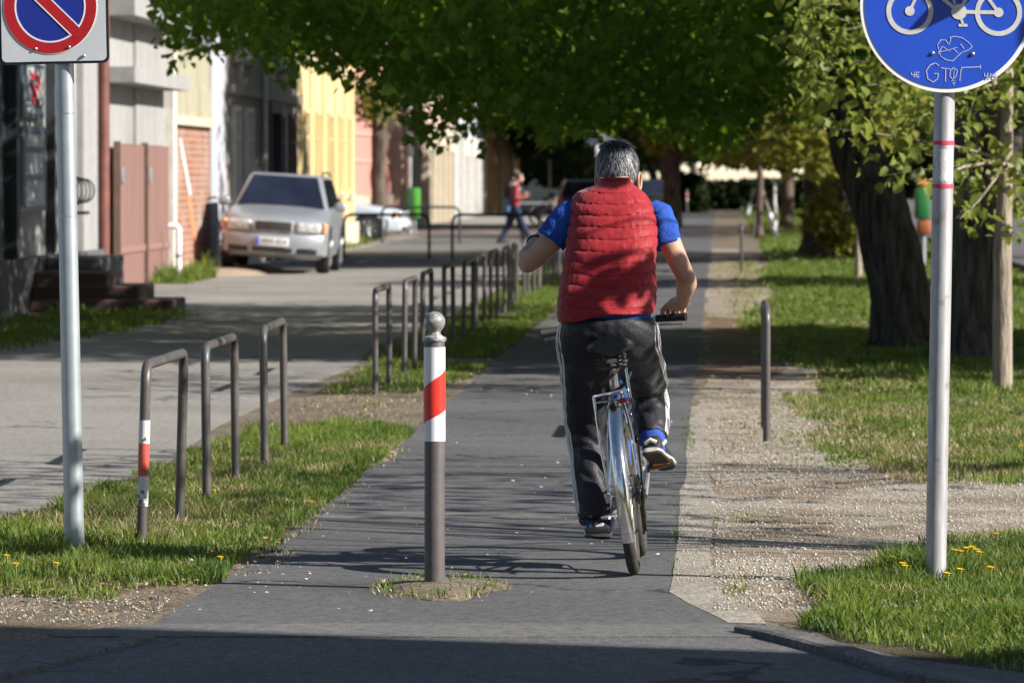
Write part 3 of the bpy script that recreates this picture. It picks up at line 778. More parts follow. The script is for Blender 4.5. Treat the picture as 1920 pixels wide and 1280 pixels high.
for x, y, lab in ((12,1042,'yellow dandelion at the left picture edge, near the no parking post'),(29,1058,'yellow dandelion, larger, second from the left picture edge'),(80,1051,'yellow dandelion a hand’s breadth left of the no parking post'),(106,1057,'yellow dandelion next to the foot of the no parking post'),(401,914,'yellow dandelion by the front foot of the second hoop rail'),(584,922,'yellow dandelion on the verge left of the bollard, upper of two'),(583,936,'yellow dandelion on the verge left of the bollard, lower of two'),(413,1045,'yellow dandelion at the edge of the verge before the path'),(1915,826,'yellow dandelion in the far lawn at the right picture edge')):
    dandelion(x, y, .07, lab, .016)
# ------------------------------------------------------------ bicycle (local: x right, y forward, z up, origin under the rear hub)
M['tyre'] = ground_mat('tyre_rubber', (0.035,0.032,0.03), (0.075,0.068,0.06), fine=120, coarse=6, bump=0.6, dist=0.003)
M['frame_paint'] = worn_mat('frame_paint', (0.03,0.10,0.34), (0.4,0.4,0.42), 0.66, 26, 0.25)
M['orange'] = simple('orange_reflector', (0.75,0.2,0.01), 0.3, var=0.25, scale=120)
M['grip'] = simple('grip_rubber', (0.012,0.012,0.013), 0.7, var=0.3, scale=90, bump=0.2)
M['redlight'] = simple('red_lamp', (0.35,0.01,0.01), 0.25, var=0.2)
V = Vector
def torus(mb, c, RR, r, n=56, m=10, ax='x', flat=1.0):
    rings_ = []
    for i in range(n):
        a = 2*math.pi*i/n; g = []
        for k in range(m):
            b = 2*math.pi*k/m; d = RR + r*math.cos(b)
            g.append(V((c[0]+r*flat*math.sin(b), c[1]+d*math.cos(a), c[2]+d*math.sin(a))))
        rings_.append(g)
    n0 = len(rings_); vs = [p for g in rings_ for p in g]; fs = []
    for i in range(n0):
        j = (i+1) % n0
        for k in range(m): fs.append((i*m+k, i*m+(k+1)%m, j*m+(k+1)%m, j*m+k))
    mb.add(vs, fs)
WR = 0.338; TR = 0.024
def make_bike(loc, rz, roll, lab, pedal=True, crank=R(41), bar=True):
    t = thing('bicycle', loc, lab, 'bicycle', rz)
    t.rotation_euler = (0, roll, rz)
    WB = 1.03
    def wheel(y):
        w = thing('wheel', (0, y, WR), None, None); w.parent = t
        for k_ in ('label','category'):
            if k_ in w: del w[k_]
        q = MB(); torus(q, (0,0,0), WR-TR, TR, 72, 12); q.build('tyre', M['tyre'], w)
        q = MB(); torus(q, (0,0,0), WR-TR*2.1, .012, 72, 8, flat=1.1); q.build('rim', M['steel'], w)
        q = MB()
        for k in range(28):
            a = 2*math.pi*k/28; a2 = a + (0.35 if k % 4 < 2 else -0.35); sx = .028 if k % 2 else -.028
            q.tube([(sx, .02*math.cos(a2), .02*math.sin(a2)), (0, (WR-TR*2.2)*math.cos(a), (WR-TR*2.2)*math.sin(a))], .0011, 4, caps=False)
        q.build('spokes', M['steel'], w)
        q = MB(); q.tube([(-.06,0,0),(-.035,0,0),(-.03,0,0),(.03,0,0),(.035,0,0),(.06,0,0)], [.006,.008,.022,.022,.008,.006], 12); q.build('hub', M['steel'], w)
    wheel(0); wheel(WB)
    # mudguards
    def guard(y, a0, a1, nm):
        q = MB(); n = 34; gr = []
        for i in range(n+1):
            a = R(a0+(a1-a0)*i/n); g = []
            prof = [(-.028,-.016),(-.026,-.004),(-.018,.006),(0,.010),(.018,.006),(.026,-.004),(.028,-.016)]
            full = prof + [(x*.93, z-.003) for x, z in prof[::-1]]
            for x, z in full:
                d = WR+.014+z; g.append(V((x, y+d*math.cos(a), WR+d*math.sin(a))))
            gr.append(g)
        q.rings(gr); q.build(nm, M['chrome'], t)
    guard(0, 62, 212, 'rear_mudguard'); guard(WB, -20, 118, 'front_mudguard')
    BB = V((0, .44, .285)); ST = V((0, .30, .74)); HT = V((0, .88, .76)); HB = V((0, .93, .60))
    q = MB()
    q.tube([BB, ST], .0155, 12); q.tube([ST-V((0,0,.03)), HT-V((0,0,.02))], .014, 12); q.tube([BB, HB+V((0,0,.02))], .016, 12); q.tube([HT+V((0,-.01,.03)), HB], .018, 12)
    q.tube([BB-V((.035,0,0)), BB+V((.035,0,0))], .021, 14)
    q.build('frame', M['frame_paint'], t)
    q = MB()
    for s in (-1, 1):
        q.tube([V((s*.02,.42,.285)), V((s*.05,.2,.32)), V((s*.064,.0,WR))], .009, 8)
        q.tube([V((s*.015,.29,.735)), V((s*.046,.17,.56)), V((s*.064,0,WR))], .0085, 8)
    q.build('rear_stays', M['chrome'], t)
    q = MB()
    for s in (-1, 1):
        q.tube([HB+V((s*.03,0,-.01)), HB+V((s*.055,.02,-.05)), V((s*.055,.97,.44)), V((s*.055,WB,WR))], [.013,.013,.011,.009], 8)
    q.tube([HB+V((-.04,0,-.015)), HB+V((.04,0,-.015))], .015, 8); q.tube([HB, HT+V((0,-.02,.05))], .012, 8)
    q.build('fork', M['chrome'], t)
    # seat post and saddle
    q = MB(); q.tube([ST-V((0,0,.02)), V((0,.245,.868))], .0135, 12); q.box((0,.24,.862), (.05,.03,.03)); q.build('seat_post', M['steel'], t)
    sad = thing('saddle', (0,.205,.905), None, None); sad.parent = t
    for k_ in ('label','category'):
        if k_ in sad: del sad[k_]
    q = MB(); gr = []
    for i in range(15):
        f = i/14; y = -.12+.29*f
        w = .098*math.sqrt(max(0,1-((f-.22)/.30)**2)) if f < .22 else .018 + .08*max(0,1-(f-.22)/.42)**1.4
        w = max(w, .012 if f>0 else .03); h = .036*(1-.35*f); zc = .012*math.cos(f*3)+.02*(f<.3)*(0.3-f)
        gr.append([V((w*math.cos(2*math.pi*k/18), y, zc + h*math.sin(2*math.pi*k/18)*(1 if math.sin(2*math.pi*k/18)>0 else 1.1))) for k in range(18)])
    q.rings(gr); q.build('saddle_cover', M['black'], sad)
    q = MB()
    for s in (-1, 1):
        q.tube([(s*.035,-.10,-.025),(s*.022,-.02,-.05),(s*.02,.08,-.05),(s*.01,.15,-.03)], .004, 6)
        sp = [(s*.045+.016*math.cos(k*.9), -.09+.016*math.sin(k*.9), -.028-.0022*k) for k in range(22)]; q.tube(sp, .0028, 5)
    q.box((0,-.09,-.075),(.12,.012,.012)); q.build('saddle_springs', M['darksteel'], sad)
    # carrier bracket and cables behind the saddle
    q = MB(); q.tube([(-.085,.05,.725),(-.02,.09,.73),(.055,.11,.735)], .006, 8); q.tube([(-.085,.05,.725),(-.078,.02,.5),(-.064,0,WR)], .005, 8)
    q.tube([(-.085,.05,.70),(.06,.11,.70)], .004, 6); q.tube([(.062,.11,.60),(.058,.115,.74),(.05,.15,.90)], .006, 8)
    q.build('carrier', M['chrome'], t)
    q = MB(); q.sphere((.03,.075,.695),(.020,.012,.011), 12, 8); q.build('tail_light', M['redlight'], t)
    q = MB()
    q.tube([(-.055,.2,.76),(0,.16,.80),(.06,.2,.85),(.02,.26,.88)], .0065, 8); q.tube([(-.06,.17,.715),(0,.13,.735),(.05,.13,.76),(.07,.2,.80)], .0065, 8)
    q.tube([(.066,.10,.70),(.075,.04,.55),(.07,.02,.37),(.074,-.04,.34),(.07,-.02,.30)], .004, 6)
    q.build('cables', M['black'], t)
    # drive train
    q = MB()
    for k, rr_ in enumerate((.045,.05,.056,.062)):
        x = .058-.0055*k
        pr = []; nt = 44
        poly = [(x, rr_*(1+.05*(j % 2))*math.cos(2*math.pi*j/nt), WR+rr_*(1+.05*(j % 2))*math.sin(2*math.pi*j/nt)) for j in range(nt)]
        q.prism(poly, (.002,0,0))
    q.tube([(.075,-.005,WR),(.07,-.01,WR-.02),(.062,.0,WR-.06)], .009, 8)
    q.box((.062,.02,WR-.11),(.012,.03,.12), Matrix.Rotation(R(12),3,'X')); q.lathe([(.02,-.004),(.02,.004)],16,Matrix.Rotation(R(90),3,'Y'),(.055,.005,WR-.065)); q.lathe([(.02,-.004),(.02,.004)],16,Matrix.Rotation(R(90),3,'Y'),(.055,.03,WR-.165))
    q.build('derailleur', M['darksteel'], t)
    q = MB(); nt = 80; x = .055
    q.prism([(x, BB.y+.088*(1+.03*(j%2))*math.cos(2*math.pi*j/nt), BB.z+.088*(1+.03*(j%2))*math.sin(2*math.pi*j/nt)) for j in range(nt)], (.003,0,0)); q.build('chainring', M['darksteel'], t)
    q = MB(); q.tube([(x,BB.y,BB.z+.09),(x,.2,WR+.072),(x,0,WR+.05),(x,-.045,WR+.01),(x,-.03,WR-.04),(x,.0,WR-.085),(x,.02,WR-.17),(x,.05,WR-.18),(x,BB.y,BB.z-.09)], .0045, 6); q.build('chain', M['darksteel'], t)
    CL = .172
    for s, nm in ((1,'right'),(-1,'left')):
        a = crank if s > 0 else crank+math.pi
        e = BB + V((s*.085, CL*math.cos(a), CL*math.sin(a)))
        q = MB(); q.tube([BB+V((s*.06,0,0)), e], [.014,.010], 8); q.build('crank', M['steel'], t)
        pd = thing('pedal', e+V((s*.055,0,0)), None, None); pd.parent = t
        for k_ in ('label','category'):
            if k_ in pd: del pd[k_]
        pd.rotation_euler = (R(-8), R(-6 if s > 0 else 3), 0)
        q = MB(); q.rbox((0,0,0),(.10,.085,.026),.006); q.build('pedal_body', M['black'], pd)
        if s > 0: q = MB(); q.rbox((0,-.044,0.001),(.07,.004,.016),.0015); q.build('pedal_reflector', M['orange'], pd)
    q = MB(); q.tube([(-.05,.1,.24),(-.10,-.06,.243),(-.07,-.10,.243)], .007, 8); q.build('kickstand', M['steel'], t)
    # handlebar
    bz = .985
    q = MB(); q.tube([HT+V((0,-.01,.02)), V((0,.855,bz-.05))], .012, 10); q.tube([V((0,.855,bz-.05)), V((0,.90,bz-.01))], .013, 10); q.build('stem', M['steel'], t)
    q = MB(); q.tube([(-.30,.76,bz),(-.17,.80,bz+.005),(-.06,.90,bz-.01),(.06,.90,bz-.01),(.17,.80,bz+.005),(.30,.76,bz)], .011, 10); q.build('handlebar', M['steel'], t)
    for s in (-1, 1):
        q = MB(); q.tube([(s*.18,.797,bz+.005),(s*.205,.79,bz+.004),(s*.305,.758,bz)], [.016,.0155,.017], 14); q.build('grip', M['grip'], t)
        q = MB(); q.tube([(s*.165,.815,bz-.005),(s*.19,.84,bz-.022),(s*.29,.815,bz-.03)], [.006,.007,.005], 8); q.build('brake_lever', M['steel'], t)
    return t
rw = at(1190, 1079)
BV = rw.y
bike = make_bike((rw.x, rw.y, 0.006), R(-0.8), R(-6.6), 'silver and blue city bicycle with chrome mudguards, ridden along the bike path')

# ------------------------------------------------------------ the rider
def P(px_, py_, dv): return atv(px_, py_, BV + dv)
PXM = F / BV
M['skin'] = NT('skin'); 
_s = M['skin']; _s.col(_s.ramp(_s.noise(14, 5), [(0.3,(0.36,0.20,0.14)),(0.7,(0.47,0.28,0.205))])).set(0.55, spec=0.35); _s.bump(_s.noise(130, 3), .15, .002)
_s.b.inputs['Subsurface Weight'].default_value = 0.08; _s.b.inputs['Subsurface Radius'].default_value = (.02,.008,.004)
M['skin'] = _s.m
rider = thing('person', P(1140, 1078, .35) * 1.0, 'cyclist in a red quilted vest, blue T-shirt and dark striped track trousers, riding away', 'person')
rider.location.z = 0.0
def fr(mb, name, vox, mat, smooth=5):
    me = remesh(mb, name, vox, smooth, rider.location); return link(name, me, mat, rider)
# body: one continuous surface
B = MB()
hc = P(1157, 317, .66)
B.sphere(hc+V((0,-.005,.015)), (.082,.098,.096), 24, 18)                       # cranium
B.sphere(hc+V((-.004,.045,-.075)), (.062,.062,.075), 18, 14)                    # jaw and face
B.sphere(hc+V((-.004,.10,-.12)), (.026,.02,.022), 12, 10)                       # chin
B.capsule([hc+V((-.004,.098,-.02)), hc+V((-.004,.118,-.055))], [.012,.017], 10) # nose
B.capsule([hc+V((-.035,.088,.0)), hc+V((.028,.088,.0))], [.016,.016], 10)       # brow
B.capsule([hc+V((-.025,.095,-.085)), hc+V((.02,.095,-.085))], [.010,.010], 8)   # lips
B.capsule([P(1163,420,.55), P(1161,370,.57), P(1159,335,.62)], [.075,.063,.058], 16)
B.capsule([P(1140,640,.36), P(1143,560,.33), P(1148,480,.42), P(1150,420,.50), P(1152,395,.53)], [.09,.085,.09,.085,.07], 20, sx=1.55, up=V((0,1,0)))
B.capsule([P(1080,406,.54), P(1150,392,.55), P(1228,406,.54)], [.055,.065,.055], 16)
# left arm: elbow out, forearm folded forward and up to the face
LS, LE, LW = P(1076,408,.54), P(990,493,.56), P(1006,452,.80)
B.capsule([LS, P(1040,445,.52), P(1008,480,.53), LE], [.056,.05,.046,.042], 14)
B.capsule([LE, LE.lerp(LW,.3)+V((-.004,0,.0)), LE.lerp(LW,.7), LW], [.043,.046,.036,.030], 14)
B.sphere(LE+V((0,-.02,-.012)), (.030,.026,.03), 12, 10)
# right arm: down to the grip
RS, RE, RW = P(1232,408,.54), P(1286,520,.46), P(1281,566,.70)
B.capsule([RS, P(1252,448,.50), P(1272,490,.46), RE], [.056,.05,.043,.038], 14)
B.capsule([RE, RE.lerp(RW,.25)+V((.006,0,0)), RE.lerp(RW,.65), RW], [.042,.044,.034,.028], 14)
B.sphere(RE+V((.012,-.02,0)), (.026,.026,.028), 12, 10)
# palms
gripc = P(1262, 582, .775)
RP = RW.lerp(gripc, .72)+V((0,0,.010))
B.capsule([RW, RP+V((0,0,.006))], [.028,.032], 12, sx=1.25)
B.sphere(RP, (.042,.038,.022), 14, 10)
LP = LW + V((.034,.05,.024))
B.capsule([LW, LP], [.028,.030], 12)
B.sphere(LP+V((.004,.012,.014)), (.036,.024,.038), 14, 10)
# legs below the trousers, ankles
B.capsule([P(1117,960,.38), P(1122,992,.40)], [.042,.04], 12)
B.capsule([P(1220,800,.50), P(1224,838,.46)], [.042,.04], 12)
B.capsule([P(1100,660,.38), P(1100,790,.52), P(1116,965,.39)], [.06,.056,.042], 12)
B.capsule([P(1190,655,.40), P(1214,728,.66), P(1221,810,.50)], [.06,.056,.042], 12)
me = remesh(B, 'body', .0075, 4, rider.location)
# fingers and ears, rooted inside the palms and the skull
FB = MB()
ga = (gripc - P(1240, 585, .79)).normalized()
for i, (off, ln) in enumerate(((-.034,.92),(-.012,1.0),(.011,.97),(.033,.82))):
    base = RP + V((off, .018, .004))
    pts = [base, base+V((.001,.030*ln,-.004)), base+V((0,.040*ln,-.026)), base+V((0,.022*ln,-.045)), base+V((0,.002,-.046))]
    FB.capsule(pts, [.0105,.0098,.009,.0085,.0075], 10)
tb = RP + V((-.038,.006,-.004)); FB.capsule([tb, tb+V((-.016,.014,-.014)), tb+V((-.020,.026,-.032))], [.013,.0115,.009], 10)
for i, (off, ln) in enumerate(((-.024,.9),(-.008,1.0),(.009,.96),(.025,.8))):
    base = LP + V((off+.006, .016, .034))
    FB.capsule([base, base+V((.004,.016,.018*ln)), base+V((.006,.040*ln,.016)), base+V((.007,.040*ln,-.008)), base+V((.006,.022*ln,-.014))], [.0100,.0095,.0088,.0082,.0075], 10)
tb = LP + V((.030,.01,.0)); FB.capsule([tb, tb+V((.022,.014,.02)), tb+V((.026,.024,.044))], [.012,.011,.009], 10)
for s in (1, -1):
    e = hc+V((s*.083 if s > 0 else -.074,.004 if s > 0 else .055,-.050 if s > 0 else -.04))
    rg = []
    for i in range(18):
        a = 2*math.pi*i/18; ex = .020*math.cos(a)*(1 if math.sin(a) > -.3 else .7); ez = .034*math.sin(a)
        rg.append(e+V((s*(.010+.010*math.cos(a)*-.6), -ex*.9, ez)))
    FB.tube(rg, .0055, 8, closed=True); FB.sphere(e+V((s*.002,0,0)), (.006,.017,.030), 10, 8); FB.sphere(e+V((s*.006,.0,-.032)), (.007,.008,.010), 8, 6)
bmj = bmesh.new(); bmj.from_mesh(me); fm = FB.mesh('f', rider.location); bmj.from_mesh(fm); bmj.to_mesh(me); bmj.free()
link('body', me, M['skin'], rider, ang=60)
M['eye'] = simple('eye', (0.5,0.48,0.45), 0.2, var=0.1)
for s in (-1, 1):
    q = MB(); q.sphere(hc+V((s*.030-.004,.088,-.026)), .012, 12, 8); q.build('eye', M['eye'], rider, world=True)
# hair: short, grey at the back and sides, darker on top
tH = NT('grey_hair'); g_ = tH.n('ShaderNodeNewGeometry')
sz_ = tH.n('ShaderNodeSeparateXYZ'); tH.l(tH.co.outputs['Object'], sz_.inputs[0]); zt_ = tH.n('ShaderNodeMapRange'); tH.l(sz_.outputs[2], zt_.inputs[0]); zt_.inputs[1].default_value = hc.z+.02; zt_.inputs[2].default_value = hc.z+.10
tH.col(tH.mix(zt_.outputs[0], tH.ramp(g_.outputs['Random Per Island'], [(0.0,(0.010,0.010,0.012)),(0.3,(0.03,0.031,0.035)),(0.6,(0.14,0.145,0.155)),(1.0,(0.50,0.51,0.53))]), tH.ramp(g_.outputs['Random Per Island'], [(0.0,(0.006,0.006,0.007)),(0.8,(0.022,0.022,0.026)),(1.0,(0.16,0.165,0.18))]))).set(0.45, spec=0.5)
Hb = MB(); hcc = hc+V((0,-.005,.015))
gr = []
for i in range(13):
    th = R(4+ (128-4)*i/12); g = []
    for k in range(30):
        a = 2*math.pi*k/30
        f = max(0, math.sin(a)); z = math.cos(th) if True else 0
        th2 = th if math.sin(a) < .3 else R(4 + (62-4)*i/12)
        g.append(hcc+V((.088*math.sin(th2)*math.cos(a), .104*math.sin(th2)*math.sin(a),   .100*math.cos(th2))))
    gr.append(g)
Hb.rings(gr)
tc = simple('dark_hair', (0.022,0.022,0.025), 0.6, var=0.3, scale=60)
Hb.build('hair_base', tc, rider, world=True); Hb = MB()
rnd = random.Random(5)
for i in range(4200):
    a = rnd.uniform(math.pi*.93, math.pi*2.07) if rnd.random() < .8 else rnd.uniform(0, 6.283)
    th = math.acos(rnd.uniform(math.cos(R(124)), 1.0)) if rnd.random()<.75 else math.acos(rnd.uniform(.7,1))
    if math.sin(a) > .3 and th > R(60): continue
    d = V((math.sin(th)*math.cos(a), math.sin(th)*math.sin(a), math.cos(th)))
    p = hcc + V((.086*d.x, .102*d.y, .098*d.z))
    dn = V((d.x*.25+rnd.uniform(-.5,.5), d.y*.25+rnd.uniform(-.3,.2), -.9)) if th > R(38) else V((rnd.uniform(-1,1), rnd.uniform(-1,.8), .1))
    dn = (dn - d*dn.dot(d)*.8).normalized()
    ln = rnd.uniform(.016,.034) if th > R(38) else rnd.uniform(.02,.046)
    lift = .25 if th > R(38) else rnd.uniform(.1,.55)
    w = d.cross(dn).normalized()*rnd.uniform(.0008,.0017)
    m_ = p+dn*ln*.5+d*ln*lift*.5; e_ = p+dn*ln+d*ln*lift*.55+V((0,0,-.004))
    Hb.add([p-w, p+w, m_+w*.9, m_-w*.9, e_], [(0,1,2,3),(3,2,4)])
Hb.build('hair', tH.m, rider, world=True, smooth=False)
# vest
tv = NT('quilted_nylon'); nz = tv.noise(55, 5)
tv.col(tv.ramp(nz, [(0.3,(0.205,0.006,0.011)),(0.7,(0.295,0.009,0.015))])).set(0.6, spec=0.25)
tv.b.inputs['Sheen Weight'].default_value = 0.15
tv.bump(tv.noise(38, 5, tv.mapping((1.3,1,.6), rot=(0,R(20),0))), .35, .010)
M['vest'] = tv.m
ys = [335,342,347,353,360,368,380,393,410,425,470,520,560,585,600,604]
lx = [1124,1120,1115,1097,1082,1074,1068,1065,1064,1063,1058,1050,1043,1041,1042,1046]
rx = [1183,1185,1189,1199,1208,1216,1225,1231,1234,1235,1233,1232,1230,1229,1228,1224]
dc = [.585,.58,.57,.565,.555,.55,.535,.52,.505,.49,.44,.385,.335,.305,.29,.285]
hd = [.070,.075,.082,.092,.100,.107,.116,.122,.128,.132,.142,.148,.15,.15,.15,.143]
rows = []
NA = 150
nrow = 210
seam = 22.0
for i in range(nrow+1):
    y = 604 - (604-335)*i/nrow
    xl = np.interp(y, ys, lx); xr = np.interp(y, ys, rx); dv = np.interp(y, ys, dc); h = np.interp(y, ys, hd)
    cx = (xl+xr)/2; hw = (xr-xl)/2/PXM; ylim = 604-(604-335)*24/nrow
    g = []
    for k in range(NA):
        a = 2*math.pi*k/NA; c, s = math.cos(a), math.sin(a)
        e = .78
        ux = math.copysign(abs(c)**e, c); uy = math.copysign(abs(s)**e, s)
        yy = y + 8*(ux**2-.5) + 4*float(mnoise.noise(V((a*1.6, y*.011, 3.1)))) + 2.5*float(mnoise.noise(V((a*7, y*.03, 6.1))))
        ph = ((yy-600)/seam) % 1.0
        bl = math.sin(math.pi*ph)**.27
        wr = mnoise.noise(V((a*13, yy*.055, 1.7)))*.5 + mnoise.noise(V((a*34+yy*.06, yy*.10, 9.2)))*.55
        edge = min(ph, 1-ph)
        pk = mnoise.noise(V((a*60, round((yy-600)/seam)*7.1, 4.4)))*max(0, 1-edge*5)
        am = 1.0 if 348 < y < 600 else .35
        d = am*(.0115*(bl-.85) + .0034*wr*bl + .0055*pk)
        wide = mnoise.noise(V((a*1.1+2, y*.012, 7.7)))*.010*am
        rr = d + wide
        fl = 1.0 if s < 0 else .82
        hy = float(np.interp(ux, [-1,-.6,-.25,0,.6,1], [604,602,594,590,588,587]))
        y2 = y if i > 24 else hy + (y - 604)*1.0*(hy - ylim)/(604 - ylim)
        g.append(atv(cx, y2, BV+dv) + V((ux*(hw+rr), uy*(h*fl+rr), 0)))
    rows.append(g)
q = MB(); q.rings(rows, caps=False); q.build('vest', M['vest'], rider, world=True, ang=180)
# armhole piping and collar edge
q = MB()
q.tube([p + (p-sum(rows[-1], V())/NA)*.0 for p in rows[-1]], .005, 6, closed=True); q.build('collar_edge', M['vest'], rider, world=True)
# T-shirt: two sleeves and the hem under the vest
tb_ = NT('blue_cotton'); tb_.col(tb_.ramp(tb_.noise(9,4),[(.3,(0.013,0.045,0.23)),(.7,(0.022,0.075,0.36))])).set(0.85, spec=0.2); tb_.bump(tb_.noise(22,4,tb_.mapping((1,1,1))),.7,.02)
M['shirt'] = tb_.m
def sleeve(pts, rs):
    q = MB()
    pts = [V(p) for p in pts]
    n = len(pts); Pn = []; Rn = []
    for i in range(n-1):
        for f in np.linspace(0,1,6,endpoint=False): Pn.append(pts[i].lerp(pts[i+1], f)); Rn.append(rs[i]+(rs[i+1]-rs[i])*f)
    Pn.append(pts[-1]); Rn.append(rs[-1])
    Pn += [Pn[-1], Pn[-3], Pn[-6]]; Rn += [Rn[-1]*.94, Rn[-3]*.93, Rn[-6]*.9]
    q.tube(Pn, Rn, 28, caps=False)
    mes = q.mesh('sleeve', rider.location)
    bmj = bmesh.new(); bmj.from_mesh(mes)
    for w_ in bmj.verts:
        p = w_.co; w_.co = p + V((mnoise.noise(p*26), mnoise.noise(p*26+V((5,1,2))), mnoise.noise(p*26+V((9,4,7)))))*.009
    bmj.to_mesh(mes); bmj.free()
    link('shirt_sleeve', mes, M['shirt'], rider, ang=180)
sleeve([P(1092,392,.53), P(1072,405,.53), P(1053,425,.525), P(1033,451,.52)], [.05,.066,.068,.066])
sleeve([P(1216,392,.53), P(1234,405,.53), P(1243,430,.51), P(1252,462,.485)], [.05,.064,.064,.056])
q = MB(); hem = []
for z_, s_ in ((582,1.0),(592,.99),(601,.985)):
    cx = 1140; hw = 79/PXM
    hem.append([atv(cx+2, z_ - 4*0, BV+.287) + V((math.copysign(abs(math.cos(a))**.8,math.cos(a))*hw*s_*1.03, math.copysign(abs(math.sin(a))**.8,math.sin(a))*.125*s_, .006*math.cos(a*1+.6))) for a in [2*math.pi*k/60 for k in range(60)]])
q.rings(hem, caps=False); q.build('t_shirt_hem', M['shirt'], rider, world=True)
# trousers
tt = NT('shiny_track_fabric'); tt.col(tt.ramp(tt.noise(7,4),[(.3,(0.008,0.008,0.012)),(.7,(0.017,0.017,0.024))])).set(0.52, spec=0.28)
tt.b.inputs['Sheen Weight'].default_value = 0.1
tt.bump(tt.mix(.5, tt.noise(9,5,tt.mapping((1.2,1,.5))), tt.noise(30,4,tt.mapping((1,1,.8)))), .55, .02)
M['trousers'] = tt.m
q = MB()
q.capsule([P(1138,612,.27), P(1141,640,.25), P(1141,668,.25)], [.150,.170,.165], 24, sx=1.0, up=V((0,1,0)))
q2 = MB()
pel = []
for y, hw_, dv, dp in ((594,86,.285,.125),(606,91,.285,.14),(625,98,.30,.15),(645,101,.32,.15),(664,100,.345,.135),(680,95,.36,.12),(690,80,.37,.09)):
    pel.append([atv(1141, y, BV+dv)+V((math.copysign(abs(math.cos(a))**.85,math.cos(a))*hw_/PXM, math.sin(a)*dp, 0)) for a in [2*math.pi*k/32 for k in range(32)]])
q2.rings(pel)
Lp = [(1096,655,.345,.100),(1098,700,.37,.101),(1099,745,.42,.094),(1100,795,.50,.086),(1104,840,.50,.082),(1107,885,.46,.078),(1110,930,.42,.073),(1115,978,.385,.066)]
Rp = [(1188,655,.35,.100),(1199,680,.45,.100),(1208,703,.55,.094),(1213,724,.66,.082),(1217,748,.665,.080),(1218,775,.60,.080),(1220,800,.54,.077),(1221,824,.49,.069)]
def dens(L_):
    o = []
    for i in range(len(L_)-1):
        for f in np.linspace(0,1,5,endpoint=False): o.append(tuple(a+(b-a)*f for a, b in zip(L_[i], L_[i+1])))
    o.append(L_[-1]); return o
for L_ in (Lp, Rp):
    D = dens(L_); q2.tube([P(x,y,d) for x,y,d,r in D], [r for *_, r in D], 24)
def smoothme(mb, name, vox, it, amp, mat, fq=9):
    me = remesh(mb, name, vox, it, rider.location)
    bm_ = bmesh.new(); bm_.from_mesh(me); bm_.normal_update()
    for w_ in bm_.verts:
        p = w_.co
        f = mnoise.noise(V((p.x*fq, p.y*fq*.8, p.z*fq*1.5+p.x*5)))
        f2 = mnoise.noise(V((p.x*22, p.y*20, p.z*34+p.x*16)))
        low = min(1, max(0, (1.0-p.z)/.3))
        w_.co = p + w_.normal*(abs(f)*1.3-.35+.35*f2)*amp*(.4+.6*low)
    bm_.to_mesh(me); bm_.free()
    return link(name, me, mat, rider, ang=180)
tro = smoothme(q2, 'trousers', .0085, 6, .013, M['trousers'])
M['stripe'] = simple('white_stripe', (0.62,0.62,0.64), 0.5, var=0.15, scale=40)
from mathutils.bvhtree import BVHTree
bvh = BVHTree.FromPolygons([w_.co for w_ in tro.data.vertices], [tuple(p.vertices) for p in tro.data.polygons])
for side, L_ in ((-1, Lp), (1, Rp)):
    hp = [(1141+side*0, 606, .285, .15), (1141, 632, .28, .17)]
    D = dens(L_)
    for j in range(3):
        ang = R(-34 + 13*j) if side < 0 else R(-40 + 14*j)
        pts = []
        for y in (608, 620, 634, 648):
            o = atv(1141, y, BV+.31) - rider.location
            ah = ang*.5; hit = bvh.ray_cast(o + V((side*.4, .4*math.tan(ah), 0)), V((-side, -math.tan(ah), 0)))
            if hit[0]: pts.append(hit[0]+hit[1]*.0015)
        for x, y, d, r in D[2:]:
            o = P(x,y,d) - rider.location
            dr = V((side*math.cos(ang), math.sin(ang), 0))
            hit = bvh.ray_cast(o + dr*.22, -dr)
            if hit[0]: pts.append(hit[0]+hit[1]*.0015)
        # smooth the ribbon a little
        pp = [pts[0]]+[(pts[i-1]+pts[i]*2+pts[i+1])/4 for i in range(1,len(pts)-1)]+[pts[-1]]
        qs = MB(); qs.tube(pp, .0042, 6, sx=1.0); qs.build('side_stripe', M['stripe'], rider)
